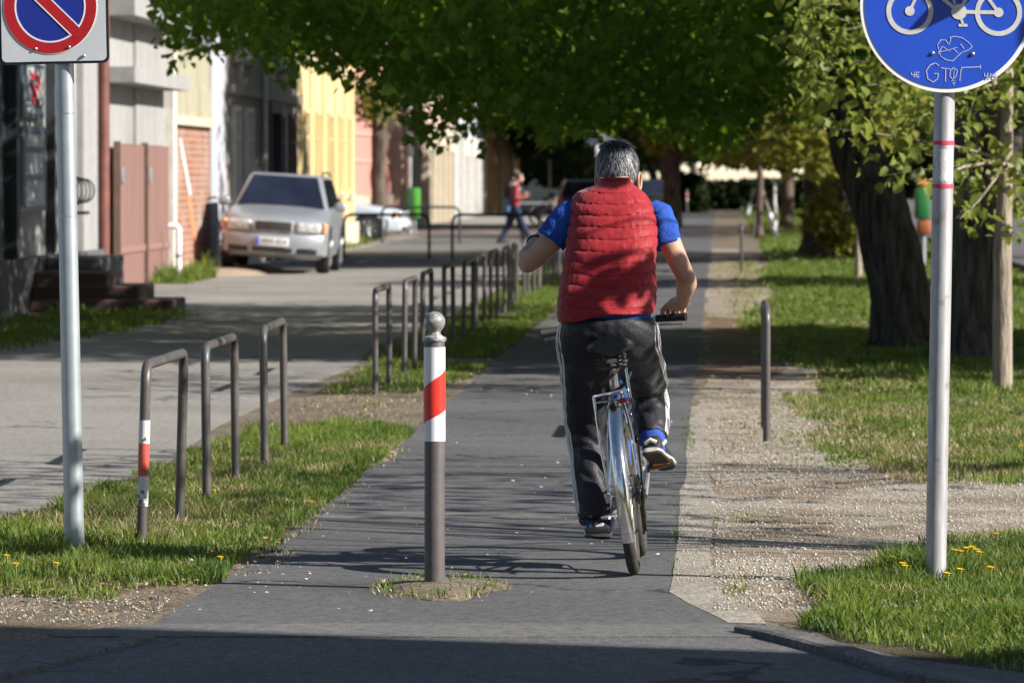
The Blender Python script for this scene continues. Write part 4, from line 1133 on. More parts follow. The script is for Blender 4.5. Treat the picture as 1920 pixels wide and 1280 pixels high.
# shoes and socks
M['sock'] = simple('blue_sock', (0.02,0.06,0.32), 0.9, var=0.25, scale=40, bump=.2)
M['shoe'] = simple('black_shoe', (0.018,0.018,0.022), 0.6, var=0.4, scale=30)
M['shoe_white'] = simple('white_shoe_trim', (0.66,0.64,0.58), 0.6, var=0.15, scale=30)
M['sole'] = simple('shoe_sole', (0.03,0.026,0.022), 0.85, var=0.5, scale=50)
def shoe(c, pitch, roll, yaw):
    """origin under the heel; toe along +y"""
    MT = Matrix.Translation(c) @ Matrix.Rotation(yaw,4,'Z') @ Matrix.Rotation(pitch,4,'X') @ Matrix.Rotation(roll,4,'Y')
    prof = [(-.035,.026,.05),(-.028,.036,.075),(.0,.040,.095),(.05,.041,.095),(.10,.043,.075),(.15,.049,.058),(.20,.047,.046),(.235,.030,.034)]
    def lo(z0f, z1f, mat, name, wd=1.0, grow=0.0):
        rg = []
        for y, w, h in prof:
            a0 = z0f(y,h); a1 = z1f(y,h); g = []
            for k in range(20):
                a = 2*math.pi*k/20; c_, s_ = math.cos(a), math.sin(a)
                g.append(MT @ V((math.copysign(abs(c_)**.7,c_)*(w*wd+grow), y*1.0 + (-.004 if grow else 0), (a0+a1)/2+(a1-a0)/2*math.copysign(abs(s_)**.8,s_))))
            rg.append(g)
        m_ = MB(); m_.rings(rg); m_.build(name, mat, rider, world=True)
    lo(lambda y,h: .010, lambda y,h: h, M['shoe'], 'shoe')
    lo(lambda y,h: .012, lambda y,h: .030+.004*math.sin(y*90), M['shoe_white'], 'shoe_midsole', 1.0, .0035)
    lo(lambda y,h: 0.0+.003*math.sin(y*160), lambda y,h: .014, M['sole'], 'shoe_sole', .97, .002)
    m_ = MB()
    for s in (-1, 1): m_.tube([MT @ V((s*.040,.0,.045)), MT @ V((s*.043,.05,.075)), MT @ V((s*.03,.08,.088))], .007, 6)
    m_.tube([MT @ V((-.024,-.033,.05)), MT @ V((0,-.040,.062)), MT @ V((.024,-.033,.05))], .009, 8)
    m_.build('shoe_trim', M['shoe_white'], rider, world=True)
shoe(P(1127,1011,.34), R(-2), R(2), R(8))
shoe(P(1225,856,.42), R(-17), R(-8), R(-14))
q = MB(); q.tube([P(1117,965,.385), P(1121,985,.39), P(1124,1000,.395)], [.05,.047,.046], 16); q.build('sock', M['sock'], rider, world=True)
q = MB(); q.tube([P(1222,812,.50), P(1224,832,.47), P(1226,848,.46)], [.058,.05,.047], 16); q.build('sock', M['sock'], rider, world=True)
# watch strap on the left wrist
q = MB(); ax = (LW-LE).normalized(); w0 = LW-ax*.028
u1 = ax.orthogonal().normalized(); u2 = ax.cross(u1)
q.tube([w0+(u1*math.cos(a)+u2*math.sin(a))*.0345 for a in [2*math.pi*k/24 for k in range(24)]], .0055, 6, closed=True); q.build('watch_strap', M['black'], rider, world=True)
# ------------------------------------------------------------ buildings along the left side of the street
def plaster(name, c, dirt=(0.2,0.18,0.15), amt=0.4, sc=0.8, rough=0.9, vert=True):
    t = NT(name)
    v = t.mapping((1,1,.25)) if vert else t.co.outputs['Object']
    n1 = t.noise(sc, 7, v)
    base = t.mix(t.ramp(t.noise(sc*5, 5), [(0.3,0),(0.7,1)]), tuple(x*.86 for x in c), tuple(min(.9,x*1.1) for x in c))
    t.col(t.mix(t.ramp(n1, [(0.48,0),(0.72,amt)]), base, dirt)).set(rough, spec=0.2)
    t.bump(t.noise(18, 4), .25, .01)
    return t.m
M['grey_plaster'] = plaster('grey_plaster', (0.30,0.30,0.29), (0.15,0.15,0.15), .6)
M['plinth'] = plaster('dark_plinth', (0.10,0.10,0.105), (0.05,0.05,0.05), .6, 2)
M['concrete_wall'] = plaster('concrete_wall', (0.28,0.275,0.275), (0.17,0.17,0.17), .5, 1.6)
M['parapet'] = plaster('parapet_plaster', (0.31,0.29,0.21), (0.17,0.16,0.12), .6, 1.2)
M['white_plaster'] = plaster('white_plaster', (0.37,0.38,0.42), (0.26,0.27,0.31), .5, .6)
M['beige'] = plaster('beige_plaster', (0.34,0.30,0.23), (0.17,0.155,0.13), .7, .5)
M['yellow'] = plaster('yellow_plaster', (0.56,0.46,0.245), (0.38,0.29,0.14), .7, .5)
M['pink'] = plaster('pink_plaster', (0.48,0.23,0.195), (0.40,0.21,0.17), .6, .5)
M['pale_pink'] = plaster('pale_pink_plaster', (0.48,0.33,0.27), (0.32,0.23,0.18), .5, .5)
M['cream'] = plaster('cream_plaster', (0.48,0.43,0.33), (0.33,0.29,0.22), .4, .5)
M['orange_plaster'] = plaster('orange_plaster', (0.50,0.29,0.16), (0.36,0.22,0.13), .4, .5)
M['greywall'] = plaster('grey_beige_plaster', (0.27,0.245,0.21), (0.14,0.13,0.115), .5, .5)
M['roof_tile'] = simple('roof_tile', (0.20,0.09,0.06), 0.85, var=.35, scale=4)
M['dark_wood'] = simple('dark_door_wood', (0.022,0.026,0.034), 0.6, var=.4, scale=3)
M['grey_door'] = simple('grey_door', (0.13,0.135,0.14), 0.6, var=.3, scale=3)
M['brown_gate'] = None
t = NT('brown_gate'); v = t.mapping((1,14,.35)); nz = t.noise(1.2, 5, v)
t.col(t.ramp(nz, [(0.3,(0.17,0.10,0.087)),(0.7,(0.26,0.155,0.135))])).set(0.75, spec=.2); t.bump(nz, .5, .01); M['brown_gate'] = t.m
M['window_glass'] = simple('window_glass', (0.02,0.026,0.035), 0.08, var=.5, scale=.8, spec=.6)
M['frame_white'] = simple('window_frame', (0.52,0.5,0.46), 0.6, var=.15)
M['frame_brown'] = simple('brown_frame', (0.12,0.07,0.05), 0.6, var=.2)
M['shutter'] = simple('shutter', (0.10,0.125,0.16), 0.7, var=.25, scale=4)
M['red_pipe'] = simple('red_downpipe', (0.15,0.055,0.045), 0.45, var=.3, scale=3)
M['zinc'] = simple('zinc', (0.3,0.31,0.33), 0.5, .5, .25, 4)
t = NT('brick_wall'); br = t.n('ShaderNodeTexBrick')
sx = t.n('ShaderNodeSeparateXYZ'); cx_ = t.n('ShaderNodeCombineXYZ'); t.l(t.co.outputs['Object'], sx.inputs[0]); t.l(sx.outputs[1], cx_.inputs[0]); t.l(sx.outputs[2], cx_.inputs[1])
t.l(cx_.outputs[0], br.inputs[0]); br.inputs['Scale'].default_value = 1; br.inputs['Brick Width'].default_value = .62; br.inputs['Row Height'].default_value = .105; br.inputs['Mortar Size'].default_value = .02
br.inputs['Color1'].default_value = (.25,.085,.05,1); br.inputs['Color2'].default_value = (.31,.14,.085,1); br.inputs['Mortar'].default_value = (.24,.21,.18,1)
w = t.mix(t.ramp(t.noise(.9,6), [(.5,0),(.66,.55)]), br.outputs[0], (.34,.31,.27)); t.col(w).set(.9, spec=.15); t.bump(br.outputs[1], -.4, .01); M['brick'] = t.m

def wall_box(bld, nm, u0, u1, v0, v1, z0, z1, mat):
    q = MB(); q.box2((u0,v0,z0),(u1,v1,z1)); return q.build(nm, mat, bld, smooth=False, world=True)
def opening(bld, kind, u, v, w, z0, h, frame, fill, sill=None, d=.07, mull=True, fr_w=.09):
    """a framed window or door on a wall facing +x at x=u"""
    q = MB()
    q.box2((u-.02,v-w/2,z0),(u+d,v-w/2+fr_w,z0+h)); q.box2((u-.02,v+w/2-fr_w,z0),(u+d,v+w/2,z0+h))
    q.box2((u-.02,v-w/2+fr_w,z0+h-fr_w),(u+d,v+w/2-fr_w,z0+h))
    if kind == 'window':
        q.box2((u-.02,v-w/2+fr_w,z0),(u+d,v+w/2-fr_w,z0+fr_w))
        if mull: q.box2((u-.015,v-.03,z0+fr_w),(u+d*.8,v+.03,z0+h-fr_w)); q.box2((u-.01,v-w/2+fr_w,z0+h*.66),(u+d*.7,v+w/2-fr_w,z0+h*.66+.05))
    f = q.build(kind, frame, bld, smooth=False, world=True)
    q = MB(); q.box2((u-.02,v-w/2+fr_w+.002,z0+.002),(u+.02,v+w/2-fr_w-.002,z0+h-fr_w-.002))
    off = bld.location
    o = link('pane' if kind == 'window' else 'door_leaf', q.mesh('pane', off), fill, f, smooth=False)
    if kind == 'window' and sill:
        q = MB(); q.box2((u-.02,v-w/2-.08,z0-.09),(u+.16,v+w/2+.08,z0-.002)); link('sill', q.mesh('sill', off), sill, f, smooth=False)
    return f
def roof(bld, u0, u1, v0, v1, z, rise, mat):
    q = MB(); m = (u0+u1)/2
    q.prism([(u1+.35,v0-.01,z),(m,v0-.01,z+rise),(u0-.35,v0-.01,z),(u0-.35,v0-.01,z-.12),(u1+.35,v0-.01,z-.12)], (0,v1-v0+.02,0))
    return q.build('roof', mat, bld, smooth=False, world=True)
def pipe(bld, pts, r, mat, nm='downpipe'):
    q = MB(); q.tube(pts, r, 14); q.build(nm, mat, bld, world=True)

# 1. grey plaster building with notice boards
U = -8.3
H1 = thing('grey_building', (U-4, 62, 0), 'shaded grey plaster building with notice boards and a dark plinth, nearest on the left', 'building')
wall_box(H1, 'wall', U-9, U, 50, 70.6, .0, 7.2, M['grey_plaster'])
wall_box(H1, 'plinth', U-.0+.0, U+.16, 50, 70.55, 0, .64, M['plinth'])
opening(H1, 'door', U, 60.9, 1.9, .64, 3.2, M['dark_wood'], M['dark_wood'], d=.16, fr_w=.3)
opening(H1, 'door', U, 66.2, 1.6, .66, 2.5, M['dark_wood'], M['grey_door'], d=.12, fr_w=.14)
for v in (53, 57): opening(H1, 'window', U, v, 1.4, 1.6, 1.9, M['frame_white'], M['window_glass'], M['concrete_wall'])
roof(H1, U-9, U, 50, 70.6, 7.2, 2.4, M['roof_tile'])
wall_box(H1, 'corner_strip', U+.002, U+.09, 68.6, 70.2, .64, 7.0, M['concrete_wall'])
pipe(H1, [(U+.14,70.4,0.1),(U+.14,70.4,7.1)], .085, M['red_pipe'])
M['board'] = simple('notice_board', (0.10,0.13,0.19), .35, var=.3, scale=2, spec=.5)
M['paper'] = simple('notice_paper', (0.36,0.38,0.40), .7, var=.3, scale=7)
M['sign_symbol'] = simple('red_symbol', (0.55,0.03,0.05), .6, var=.15)
def board(v0, v1, z0, z1, lab, sym=False, sheets=()):
    t = thing('notice_board', (U+.06, (v0+v1)/2, z0), lab, 'sign')
    wall = lambda q, nm, m: q.build(nm, m, t, smooth=False, world=True)
    q = MB(); q.box2((U+.002,v0,z0),(U+.08,v1,z1)); wall(q, 'frame', M['board'])
    q = MB(); q.box2((U+.078,v0+.12,z0+.05),(U+.085,v1-.12,z1-.05)); wall(q, 'notice', M['paper'] if sym else M['board'])
    if sym:
        c = ((v0+v1)/2, z0+(z1-z0)*.66); q = MB(); X = U+.09
        q.tube([(X,c[0]+.34*math.cos(a),c[1]+.085*math.sin(a)) for a in np.linspace(-.9,4.0,20)], .03, 8)
        q.tube([(X,c[0]-.25,c[1]-.26),(X,c[0]+.2,c[1]-.06)], .03, 8); q.tube([(X,c[0]+.28,c[1]-.26),(X,c[0]-.2,c[1]-.06)], .03, 8)
        wall(q, 'red_symbol', M['sign_symbol'])
        q = MB(); q.box2((U+.084,v0+.3,z0+.12),(U+.088,v1-.3,z0+.16)); q.box2((U+.084,v0+.3,z0+.2),(U+.088,v1-.5,z0+.23)); wall(q, 'text_lines', M['board'])
    for a, b, c_, d_ in sheets:
        q = MB(); q.box2((U+.084,a,c_),(U+.09,b,d_)); wall(q, 'paper_sheet', M['paper'])
board(62.7, 64.7, 2.3, 2.95, 'blue framed notice with a red loop symbol on the shaded grey wall', True)
board(62.7, 64.9, 1.18, 2.2, 'tall dark notice board of grey paper sheets under the red symbol notice', False, [(62.9,64.6,1.95,2.1),(62.9,64.5,1.62,1.88),(62.9,64.6,1.25,1.55)])
board(57.9, 59.0, 2.25, 3.0, 'dark notice board at the left picture edge', False, [(58.0,58.8,2.4,2.8)])
t = thing('wall_coil', (U+.1, 68.0, 1.42), 'black round coil of cable hung on the wall beside the red downpipe', 'cable coil')
for k in range(4):
    q = MB(); a0 = .18-.012*k; q.tube([(U+.10+.05*k+ .12*math.cos(a), 67.4, 1.42+a0*math.sin(a)) for a in [2*math.pi*i/26 for i in range(26)]], .012, 6, closed=True); q.build('cable_loop', M['black'], t, world=True)
q = MB(); q.box2((U+.0,67.0,1.12),(U+.30,67.5,1.16)); q.build('bracket', M['black'], t, world=True)
# steps to the door
ST_ = thing('entrance_steps', (-7.3, 63, 0), 'dark red brick entrance steps in front of the grey building', 'steps')
tb2 = NT('dark_brick'); b2 = tb2.n('ShaderNodeTexBrick'); b2.inputs['Scale'].default_value = 1; b2.inputs['Brick Width'].default_value = .28; b2.inputs['Row Height'].default_value = .08
tb2.l(tb2.mapping((1,1,1), rot=(R(90),0,0)), b2.inputs[0]); b2.inputs['Color1'].default_value = (.06,.022,.02,1); b2.inputs['Color2'].default_value = (.10,.04,.032,1); b2.inputs['Mortar'].default_value = (.05,.04,.04,1)
tb2.col(b2.outputs[0]).set(.8)
for i, (uu, zz_) in enumerate(((-6.45,.15),(-6.85,.31),(-7.25,.46))):
    q = MB(); q.rbox(((U+.17+uu)/2, 63.4+i*.2, zz_/2+.002*i), (uu-U-.17, 1.7, zz_), .02, 1); q.build('step', tb2.m, ST_, world=True)
q = MB(); q.rbox(((U+.17-7.45)/2, 65.3, .31), (-7.45-U-.17, 2.4, .62), .02, 1); q.build('landing', M['plinth'], ST_, world=True)

# 2. concrete stair tower behind the brown gates
U2 = -8.62
T2 = thing('concrete_tower', (U2-2, 79, 0), 'grey concrete stair block with two projecting balcony slabs behind the brown gates', 'building')
wall_box(T2, 'wall', U2-5, U2, 78.6, 83.1, 0, 8.0, M['concrete_wall'])
wall_box(T2, 'side_wall', U2-5, U2-.05, 74.5, 78.598, 0, 8.0, M['grey_plaster'])
for z0, z1 in ((2.92,3.14),(3.86,4.12)):
    q = MB(); q.box2((U2-.35, 74.6, z0), (U2+.42, 82.4, z1)); q.build('balcony_slab', M['concrete_wall'], T2, smooth=False, world=True)
q = MB(); q.box2((U2-.02,82.6,0),(U2+.14,83.12,4.4)); q.build('pilaster', M['frame_white'], T2, smooth=False, world=True)
q = MB(); q.box2((U2-.02,75,4.9),(U2+.3,82.4,5.1)); q.build('balcony_slab', M['concrete_wall'], T2, smooth=False, world=True)
for v0, v1, lab, nn in ((75.5,79.0,'left leaf of the brown plank gate, beside the red downpipe',3),(79.15,83.4,'right leaf of the brown plank gate, beside the brick wall',4)):
    g = thing('plank_gate', (U2+.07, (v0+v1)/2, 0), lab, 'gate')
    q = MB(); k = int((v1-v0)/.14)
    for i in range(k):
        a = v0+(v1-v0)*i/k; q.box2((U2+.02,a+.004,.03),(U2+.065+.006*(i%2),a+(v1-v0)/k-.004,2.06+.01*math.sin(i*3)))
    q.build('planks', M['brown_gate'], g, smooth=False, world=True)
    q = MB(); q.box2((U2+.075,v0,.5),(U2+.095,v1,.6)); q.build('rail', M['brown_gate'], g, smooth=False, world=True)
    q = MB(); q.box2((U2+.02,v0-.06,0),(U2+.12,v0-.002,2.1)); q.build('post', M['frame_brown'], g, smooth=False, world=True)
    q = MB(); q.rbox((U2+.09,v0+.5,1.62),(.03,.3,.22),.008); q.build('lock_plate', M['zinc'], g, world=True)
# 3. brick wall with parapet
WL = thing('brick_wall', (U2, 86.7, 0), 'high brick wall with a stained plaster top, beside the parked silver estate car', 'wall')
wall_box(WL, 'brickwork', U2-.35, U2, 83.3, 90.0, 0, 2.42, M['brick'])
wall_box(WL, 'ledge', U2-.35, U2+.10, 83.3, 90.0, 2.422, 2.56, M['cream'])
wall_box(WL, 'lower_parapet', U2-.35, U2+.03, 83.3, 90.0, 2.562, 3.05, M['parapet'])
wall_box(WL, 'upper_parapet', U2-.35, U2, 83.3, 90.0, 3.052, 3.72, M['parapet'])
q = MB(); q.box2((U2-.4,83.25,3.722),(U2+.06,90.05,3.8)); q.build('coping', M['plinth'], WL, smooth=False, world=True)
t_ = simple('white_graffiti', (0.6,0.58,0.56), .8)
q = MB(); q.prism([(U2+.002,84.8,2.2),(U2+.002,85.15,2.2),(U2+.002,86.8,1.3),(U2+.002,86.4,1.3)], (.004,0,0)); q.build('paint_stroke', t_, WL, smooth=False, world=True)
q = MB(); q.prism([(U2+.003,86.0,1.3),(U2+.003,86.6,1.3),(U2+.003,88.0,.3),(U2+.003,87.4,.3)], (.004,0,0)); q.build('paint_stroke', simple('orange_graffiti',(0.5,0.2,0.1),.8), WL, smooth=False, world=True)
# 4. white house
H4 = thing('white_house', (U2-4, 91.5, 0), 'white rendered house whose plain gable rises above the brick wall', 'building')
wall_box(H4, 'wall', U2-10, U2, 90.2, 93.0, 0, 6.6, M['white_plaster'])
roof(H4, U2-10, U2, 90.2, 93.0, 6.6, 3, M['roof_tile'])
# 5. long shaded house
H5 = thing('beige_house', (U2-4, 101, 0), 'weathered grey beige house in tree shade behind the silver estate car', 'building')
wall_box(H5, 'wall', U2-9, U2, 93.02, 108.8, 0, 6.2, M['greywall'])
wall_box(H5, 'string_course', U2-.0+.001, U2+.10, 93.1, 108.7, 3.05, 3.22, M['greywall'])
wall_box(H5, 'plinth', U2+.001, U2+.07, 93.1, 108.7, 0, .7, M['concrete_wall'])
for v in (94.6, 97.2): opening(H5, 'window', U2, v, 1.3, 1.1, 1.75, M['frame_white'], M['shutter'], M['greywall'])
opening(H5, 'door', U2, 101.3, 2.6, .0, 3.0, M['dark_wood'], M['dark_wood'], d=.2, fr_w=.2)
for v in (104.2, 107): opening(H5, 'window', U2, v, 1.3, 1.1, 1.75, M['frame_brown'], M['window_glass'], M['greywall'])
for v in (94.6,97.2,101.3,104.2,107): opening(H5, 'window', U2, v, 1.2, 3.7, 1.5, M['frame_white'], M['window_glass'], M['greywall'])
pipe(H5, [(U2+.14,99.2,0.1),(U2+.14,99.2,6.1)], .07, M['zinc'])
roof(H5, U2-9, U2, 93.02, 108.8, 6.2, 3, M['roof_tile'])
# 6. yellow house
H6 = thing('yellow_house', (U2-4, 117, 0), 'sunlit yellow house with pilasters behind the parked cars', 'building')
wall_box(H6, 'wall', U2-9, U2, 108.82, 125, 0, 6.4, M['yellow'])
for v in (109.4, 112.0, 115.6, 119.2, 122.2, 124.6): 
    q = MB(); q.box2((U2+.001,v-.32,0),(U2+.05,v+.32,6.2)); q.build('pilaster', M['yellow'], H6, smooth=False, world=True)
wall_box(H6, 'plinth', U2+.002, U2+.16, 108.85, 124.9, 0, .55, M['cream'])
for v in (110.7, 117.4): opening(H6, 'window', U2, v, 1.2, 1.2, 1.8, M['yellow'], M['shutter'], M['cream'])
for v in (113.8, 120.7, 123.4): opening(H6, 'window', U2, v, 1.1, 1.2, 1.8, M['yellow'], M['yellow'], M['cream'])
for v in (110.7, 113.8, 117.4, 120.7): opening(H6, 'window', U2, v, 1.2, 4.0, 1.5, M['cream'], M['window_glass'], M['cream'])
roof(H6, U2-9, U2, 108.82, 125, 6.4, 3, M['roof_tile'])
# 7. pink house set back
U7 = -10.0
H7 = thing('pink_house', (U7-4, 160, 0), 'pink house with a pale stone band behind the pollarded tree', 'building')
wall_box(H7, 'wall', U7-9, U7, 140, 166, 0, 7.4, M['pink'])
q = MB(); q.box2((U7-9,139.9,0),(U7-.1,139.998,7)); q.build('gable', M['pink'], H7, smooth=False, world=True)
wall_box(H7, 'stone_band', U7+.001, U7+.08, 140.1, 165.9, .78, 1.05, M['cream'])
wall_box(H7, 'plinth', U7+.001, U7+.10, 140.1, 165.9, 0, .778, M['pink'])
for z in (2.0, 2.75, 3.5, 4.2): wall_box(H7, 'groove_course', U7+.001, U7+.04, 140.1, 165.9, z, z+.07, M['pale_pink'])
for v in (163.2,165.6): 
    q = MB(); q.box2((U7+.001,v-.7,0),(U7+.22,v+.5,7.2)); q.build('pilaster', M['pale_pink'], H7, smooth=False, world=True)
roof(H7, U7-9, U7, 140, 166, 7.4, 3, M['roof_tile'])
# 8-10 farther houses
H8 = thing('pale_house', (U7-4, 180, 0), 'pale pink house with tall doors and a stone cornice, beyond the pink house', 'building')
wall_box(H8, 'wall', U7-9, U7, 166.02, 200, 0, 7.0, M['pale_pink'])
for v, w_, m_ in ((173,3,'shutter'),(181,4,'grey_door'),(188,3.2,'shutter'),(195,3.5,'grey_door')): opening(H8, 'door', U7, v, w_, 0, 3.0, M['cream'], M[m_], d=.25, fr_w=.5)
wall_box(H8, 'cornice', U7+.001, U7+.30, 166.1, 199.9, 3.05, 3.25, M['cream'])
for v in (170,177,184,191,197): opening(H8, 'window', U7, v, 2.0, 3.9, 1.9, M['cream'], M['window_glass'], M['cream'], fr_w=.3)
roof(H8, U7-9, U7, 166.02, 200, 7.0, 3, M['roof_tile'])
H9 = thing('white_shop', (U7-4, 215, 0), 'white and grey house with blue shutters between the pale and the orange house', 'building')
wall_box(H9, 'wall', U7-9, U7, 200.02, 226, 0, 6.4, M['white_plaster'])
for v in (205,212,219): opening(H9, 'door', U7, v, 4.0, 0, 3.1, M['frame_white'], M['shutter'], d=.3, fr_w=.7)
roof(H9, U7-9, U7, 200.02, 226, 6.4, 3, M['roof_tile'])
H10 = thing('orange_house', (U7-4, 240, 0), 'orange rendered house at the far left end of the lit facades', 'building')
wall_box(H10, 'wall', U7-9, U7+.3, 226.02, 258, 0, 7.2, M['orange_plaster'])
wall_box(H10, 'cornice', U7+.301, U7+.5, 226.1, 258, 3.3, 3.5, M['cream'])
for v in (233,246): 
    q = MB(); q.box2((U7+.301,v-1,0),(U7+.5,v+1,7)); q.build('pilaster', M['cream'], H10, smooth=False, world=True)
roof(H10, U7-9, U7+.3, 226.02, 258, 7.2, 3, M['roof_tile'])
# far end of the street: a cream building turned to the sun, and a dark house under trees
fe = at(1320, 378)
H11 = thing('cream_building', (0, 0, 0), 'low cream building glowing in the sun at the far end of the path', 'building')
H11.location = (0.2, 345, 0); H11.rotation_euler = (0,0,R(-52))
q = MB(); q.box2((-12,-9,0),(3,9,4.2)); q.build('wall', M['cream'], H11, smooth=False)
q = MB(); q.prism([(3.4,-9.3,4.2),(-4.5,-9.3,6.8),(-12.4,-9.3,4.2)], (0,18.6,0)); q.build('roof', M['roof_tile'], H11, smooth=False)
for v in (-6,-2,2,6):
    q = MB(); q.box2((2.98,v-.6,2.2),(3.05,v+.6,3.6)); f = q.build('window', M['frame_white'], H11, smooth=False)
    q = MB(); q.box2((3.04,v-.45,2.3),(3.07,v+.45,3.5)); link('pane', q.mesh('pane'), M['window_glass'], f, smooth=False)
H12 = thing('corner_house', (14, 6, 0), 'tall plain house outside the picture whose shadow falls over the road in front', 'building')
q = MB(); q.prism([(12,13.9,0),(24,9.77,0),(24,-9,0),(12,-9,0)], (0,0,13)); q.build('wall', M['grey_plaster'], H12, smooth=False, world=True)
q = MB(); q.prism([(11.8,14.0,13.002),(24.2,9.7,13.002),(24.2,-9.2,13.002),(11.8,-9.2,13.002)], (0,0,.4)); q.build('roof', M['roof_tile'], H12, smooth=False, world=True)
for v in (-5,-1,3,7,11):
    for z in (1.2,4.4,7.6,10.4):
        q = MB(); q.box2((11.96,v-.6,z),(12.02,v+.6,z+1.6)); f = q.build('window', M['frame_white'], H12, smooth=False, world=True)
        q = MB(); q.box2((11.94,v-.48,z+.12),(11.97,v+.48,z+1.48)); link('pane', q.mesh('pane', H12.location), M['window_glass'], f, smooth=False)
# white pipe stub by the brick wall
wp = at(335, 527)
t = thing('white_pipe', (wp.x, wp.y, 0), 'small white bent pipe standing in grass by the brown gate', 'pipe')
q = MB(); q.tube([(0,0,0),(0,0,.4),(0,0,.80),(-.03,0,.84),(-.15,0,.84)], .045, 12); q.build('tube', M['sign_white'], t)
q = MB(); q.tube([(0,0,.36),(0,0,.42)], .052, 12); q.build('collar', M['zinc'], t)
# metal lamp and sign posts in the background
pp = at(768, 437)
t = thing('lamp_post', (pp.x, pp.y, 0), 'slim grey street post between the green bin and the pale house', 'post')
q = MB(); q.tube([(0,0,0),(0,0,.8),(0,0,7)], [.09,.07,.05], 12); q.build('mast', M['zinc'], t)
q = MB(); q.rbox((0,-.02,2.6),(.2,.1,.9),.03); q.build('cabinet', M['plinth'], t)
t = thing('waste_bin', (pp.x+.17, pp.y-.6, 0), 'two tone green litter bin fixed beside the slim grey street post', 'bin')
gd, gl = simple('dark_green', (0.012,0.07,0.028), .5), simple('bright_green', (0.07,0.33,0.035), .5)
q = MB(); q.rbox((-.15,0,.85),(.20,.3,.85),.03); q.build('bin_body', gd, t)
q = MB(); q.rbox((.06,0,.85),(.20,.28,.85),.03); q.build('bin_front', gl, t)
q = MB(); q.tube([(0,.1,0),(0,.1,.5)], .05, 8); q.build('leg', M['zinc'], t)
t = thing('street_name_sign', (-9.6, 168, 0), 'blank grey street name plate on the pale house front', 'sign')
q = MB(); q.rbox((.3,0,3.1),(.62,.06,.36),.02); q.build('plate', M['zinc'], t); q = MB(); q.tube([(-.1,.05,3.1),(.25,.05,3.1)], .03, 8); q.build('bracket', M['zinc'], t)
sp = at(1030, 396)
t = thing('round_sign', (sp.x, sp.y, 0), 'back of a round and square road sign on a pole beside parked bicycles', 'road sign')
sc = F/sp.y
q = MB(); q.tube([(0,0,0),(0,0,(396-248)/sc)], .05, 10); q.build('post', M['galv2'], t)
q = MB(); disc(q, 0, (396-265)/sc, 14.5/sc, -.06, .03, 40); q.build('round_plate', M['sign_white'], t)
q = MB(); q.rbox((0,-.05,(396-285)/sc),(.60,.03,.30),.03); q.build('lower_plate', M['sign_white'], t)
sp = at(1148, 405)
t = thing('sign_post', (sp.x, sp.y, 0), 'pale lamp post with round signs directly above the rider’s head', 'post')
sc = F/sp.y
q = MB(); q.tube([(0,0,0),(0,0,(405-120)/sc)], [.10,.08], 12); q.build('mast', M['galv2'], t)
q = MB(); disc(q, -.22, (405-246)/sc, 19/sc, -.14, .03, 40); q.build('round_plate', M['galv2'], t)
q = MB(); disc(q, -.8, (405-258)/sc, 15/sc, -.14, .03, 40); q.build('dark_plate', M['board'], t)
q = MB(); q.rbox((-.42,-.12,(405-284)/sc),(.5,.04,.5),.03); q.build('white_plate', M['sign_white'], t)
# ------------------------------------------------------------ vehicles
def paint(name, c, metal=.5, rough=.3):
    t = NT(name); t.col(t.mix(t.ramp(t.noise(3,5),[(.3,0),(.7,1)]), tuple(x*.9 for x in c), c)).set(rough, metal)
    t.b.inputs['Coat Weight'].default_value = .5; t.b.inputs['Coat Roughness'].default_value = .15; return t.m
M['silver'] = paint('silver_paint', (0.31,0.33,0.36), .35, .34)
M['white_paint'] = paint('pale_silver_paint', (0.52,0.57,0.63), .1, .3)
M['darkblue'] = paint('dark_blue_paint', (0.012,0.02,0.05), .3, .2)
M['darkgrey'] = paint('dark_grey_paint', (0.04,0.045,0.05), .3, .25)
M['carglass'] = simple('car_glass', (0.012,0.016,0.03), .06, var=.4, scale=1.5, spec=.6)
M['lens'] = simple('lamp_lens', (0.50,0.50,0.50), .12, .3, .45, 14)
M['amber'] = simple('amber_lens', (0.62,0.28,0.14), .3)
M['plate_white'] = simple('plate_white', (0.62,0.63,0.64), .5, var=.06)
M['plate_blue'] = simple('plate_blue', (0.02,0.07,0.42), .5, var=.06)
M['grille'] = simple('grille_black', (0.05,0.048,0.046), .45, .3, .3, 60)
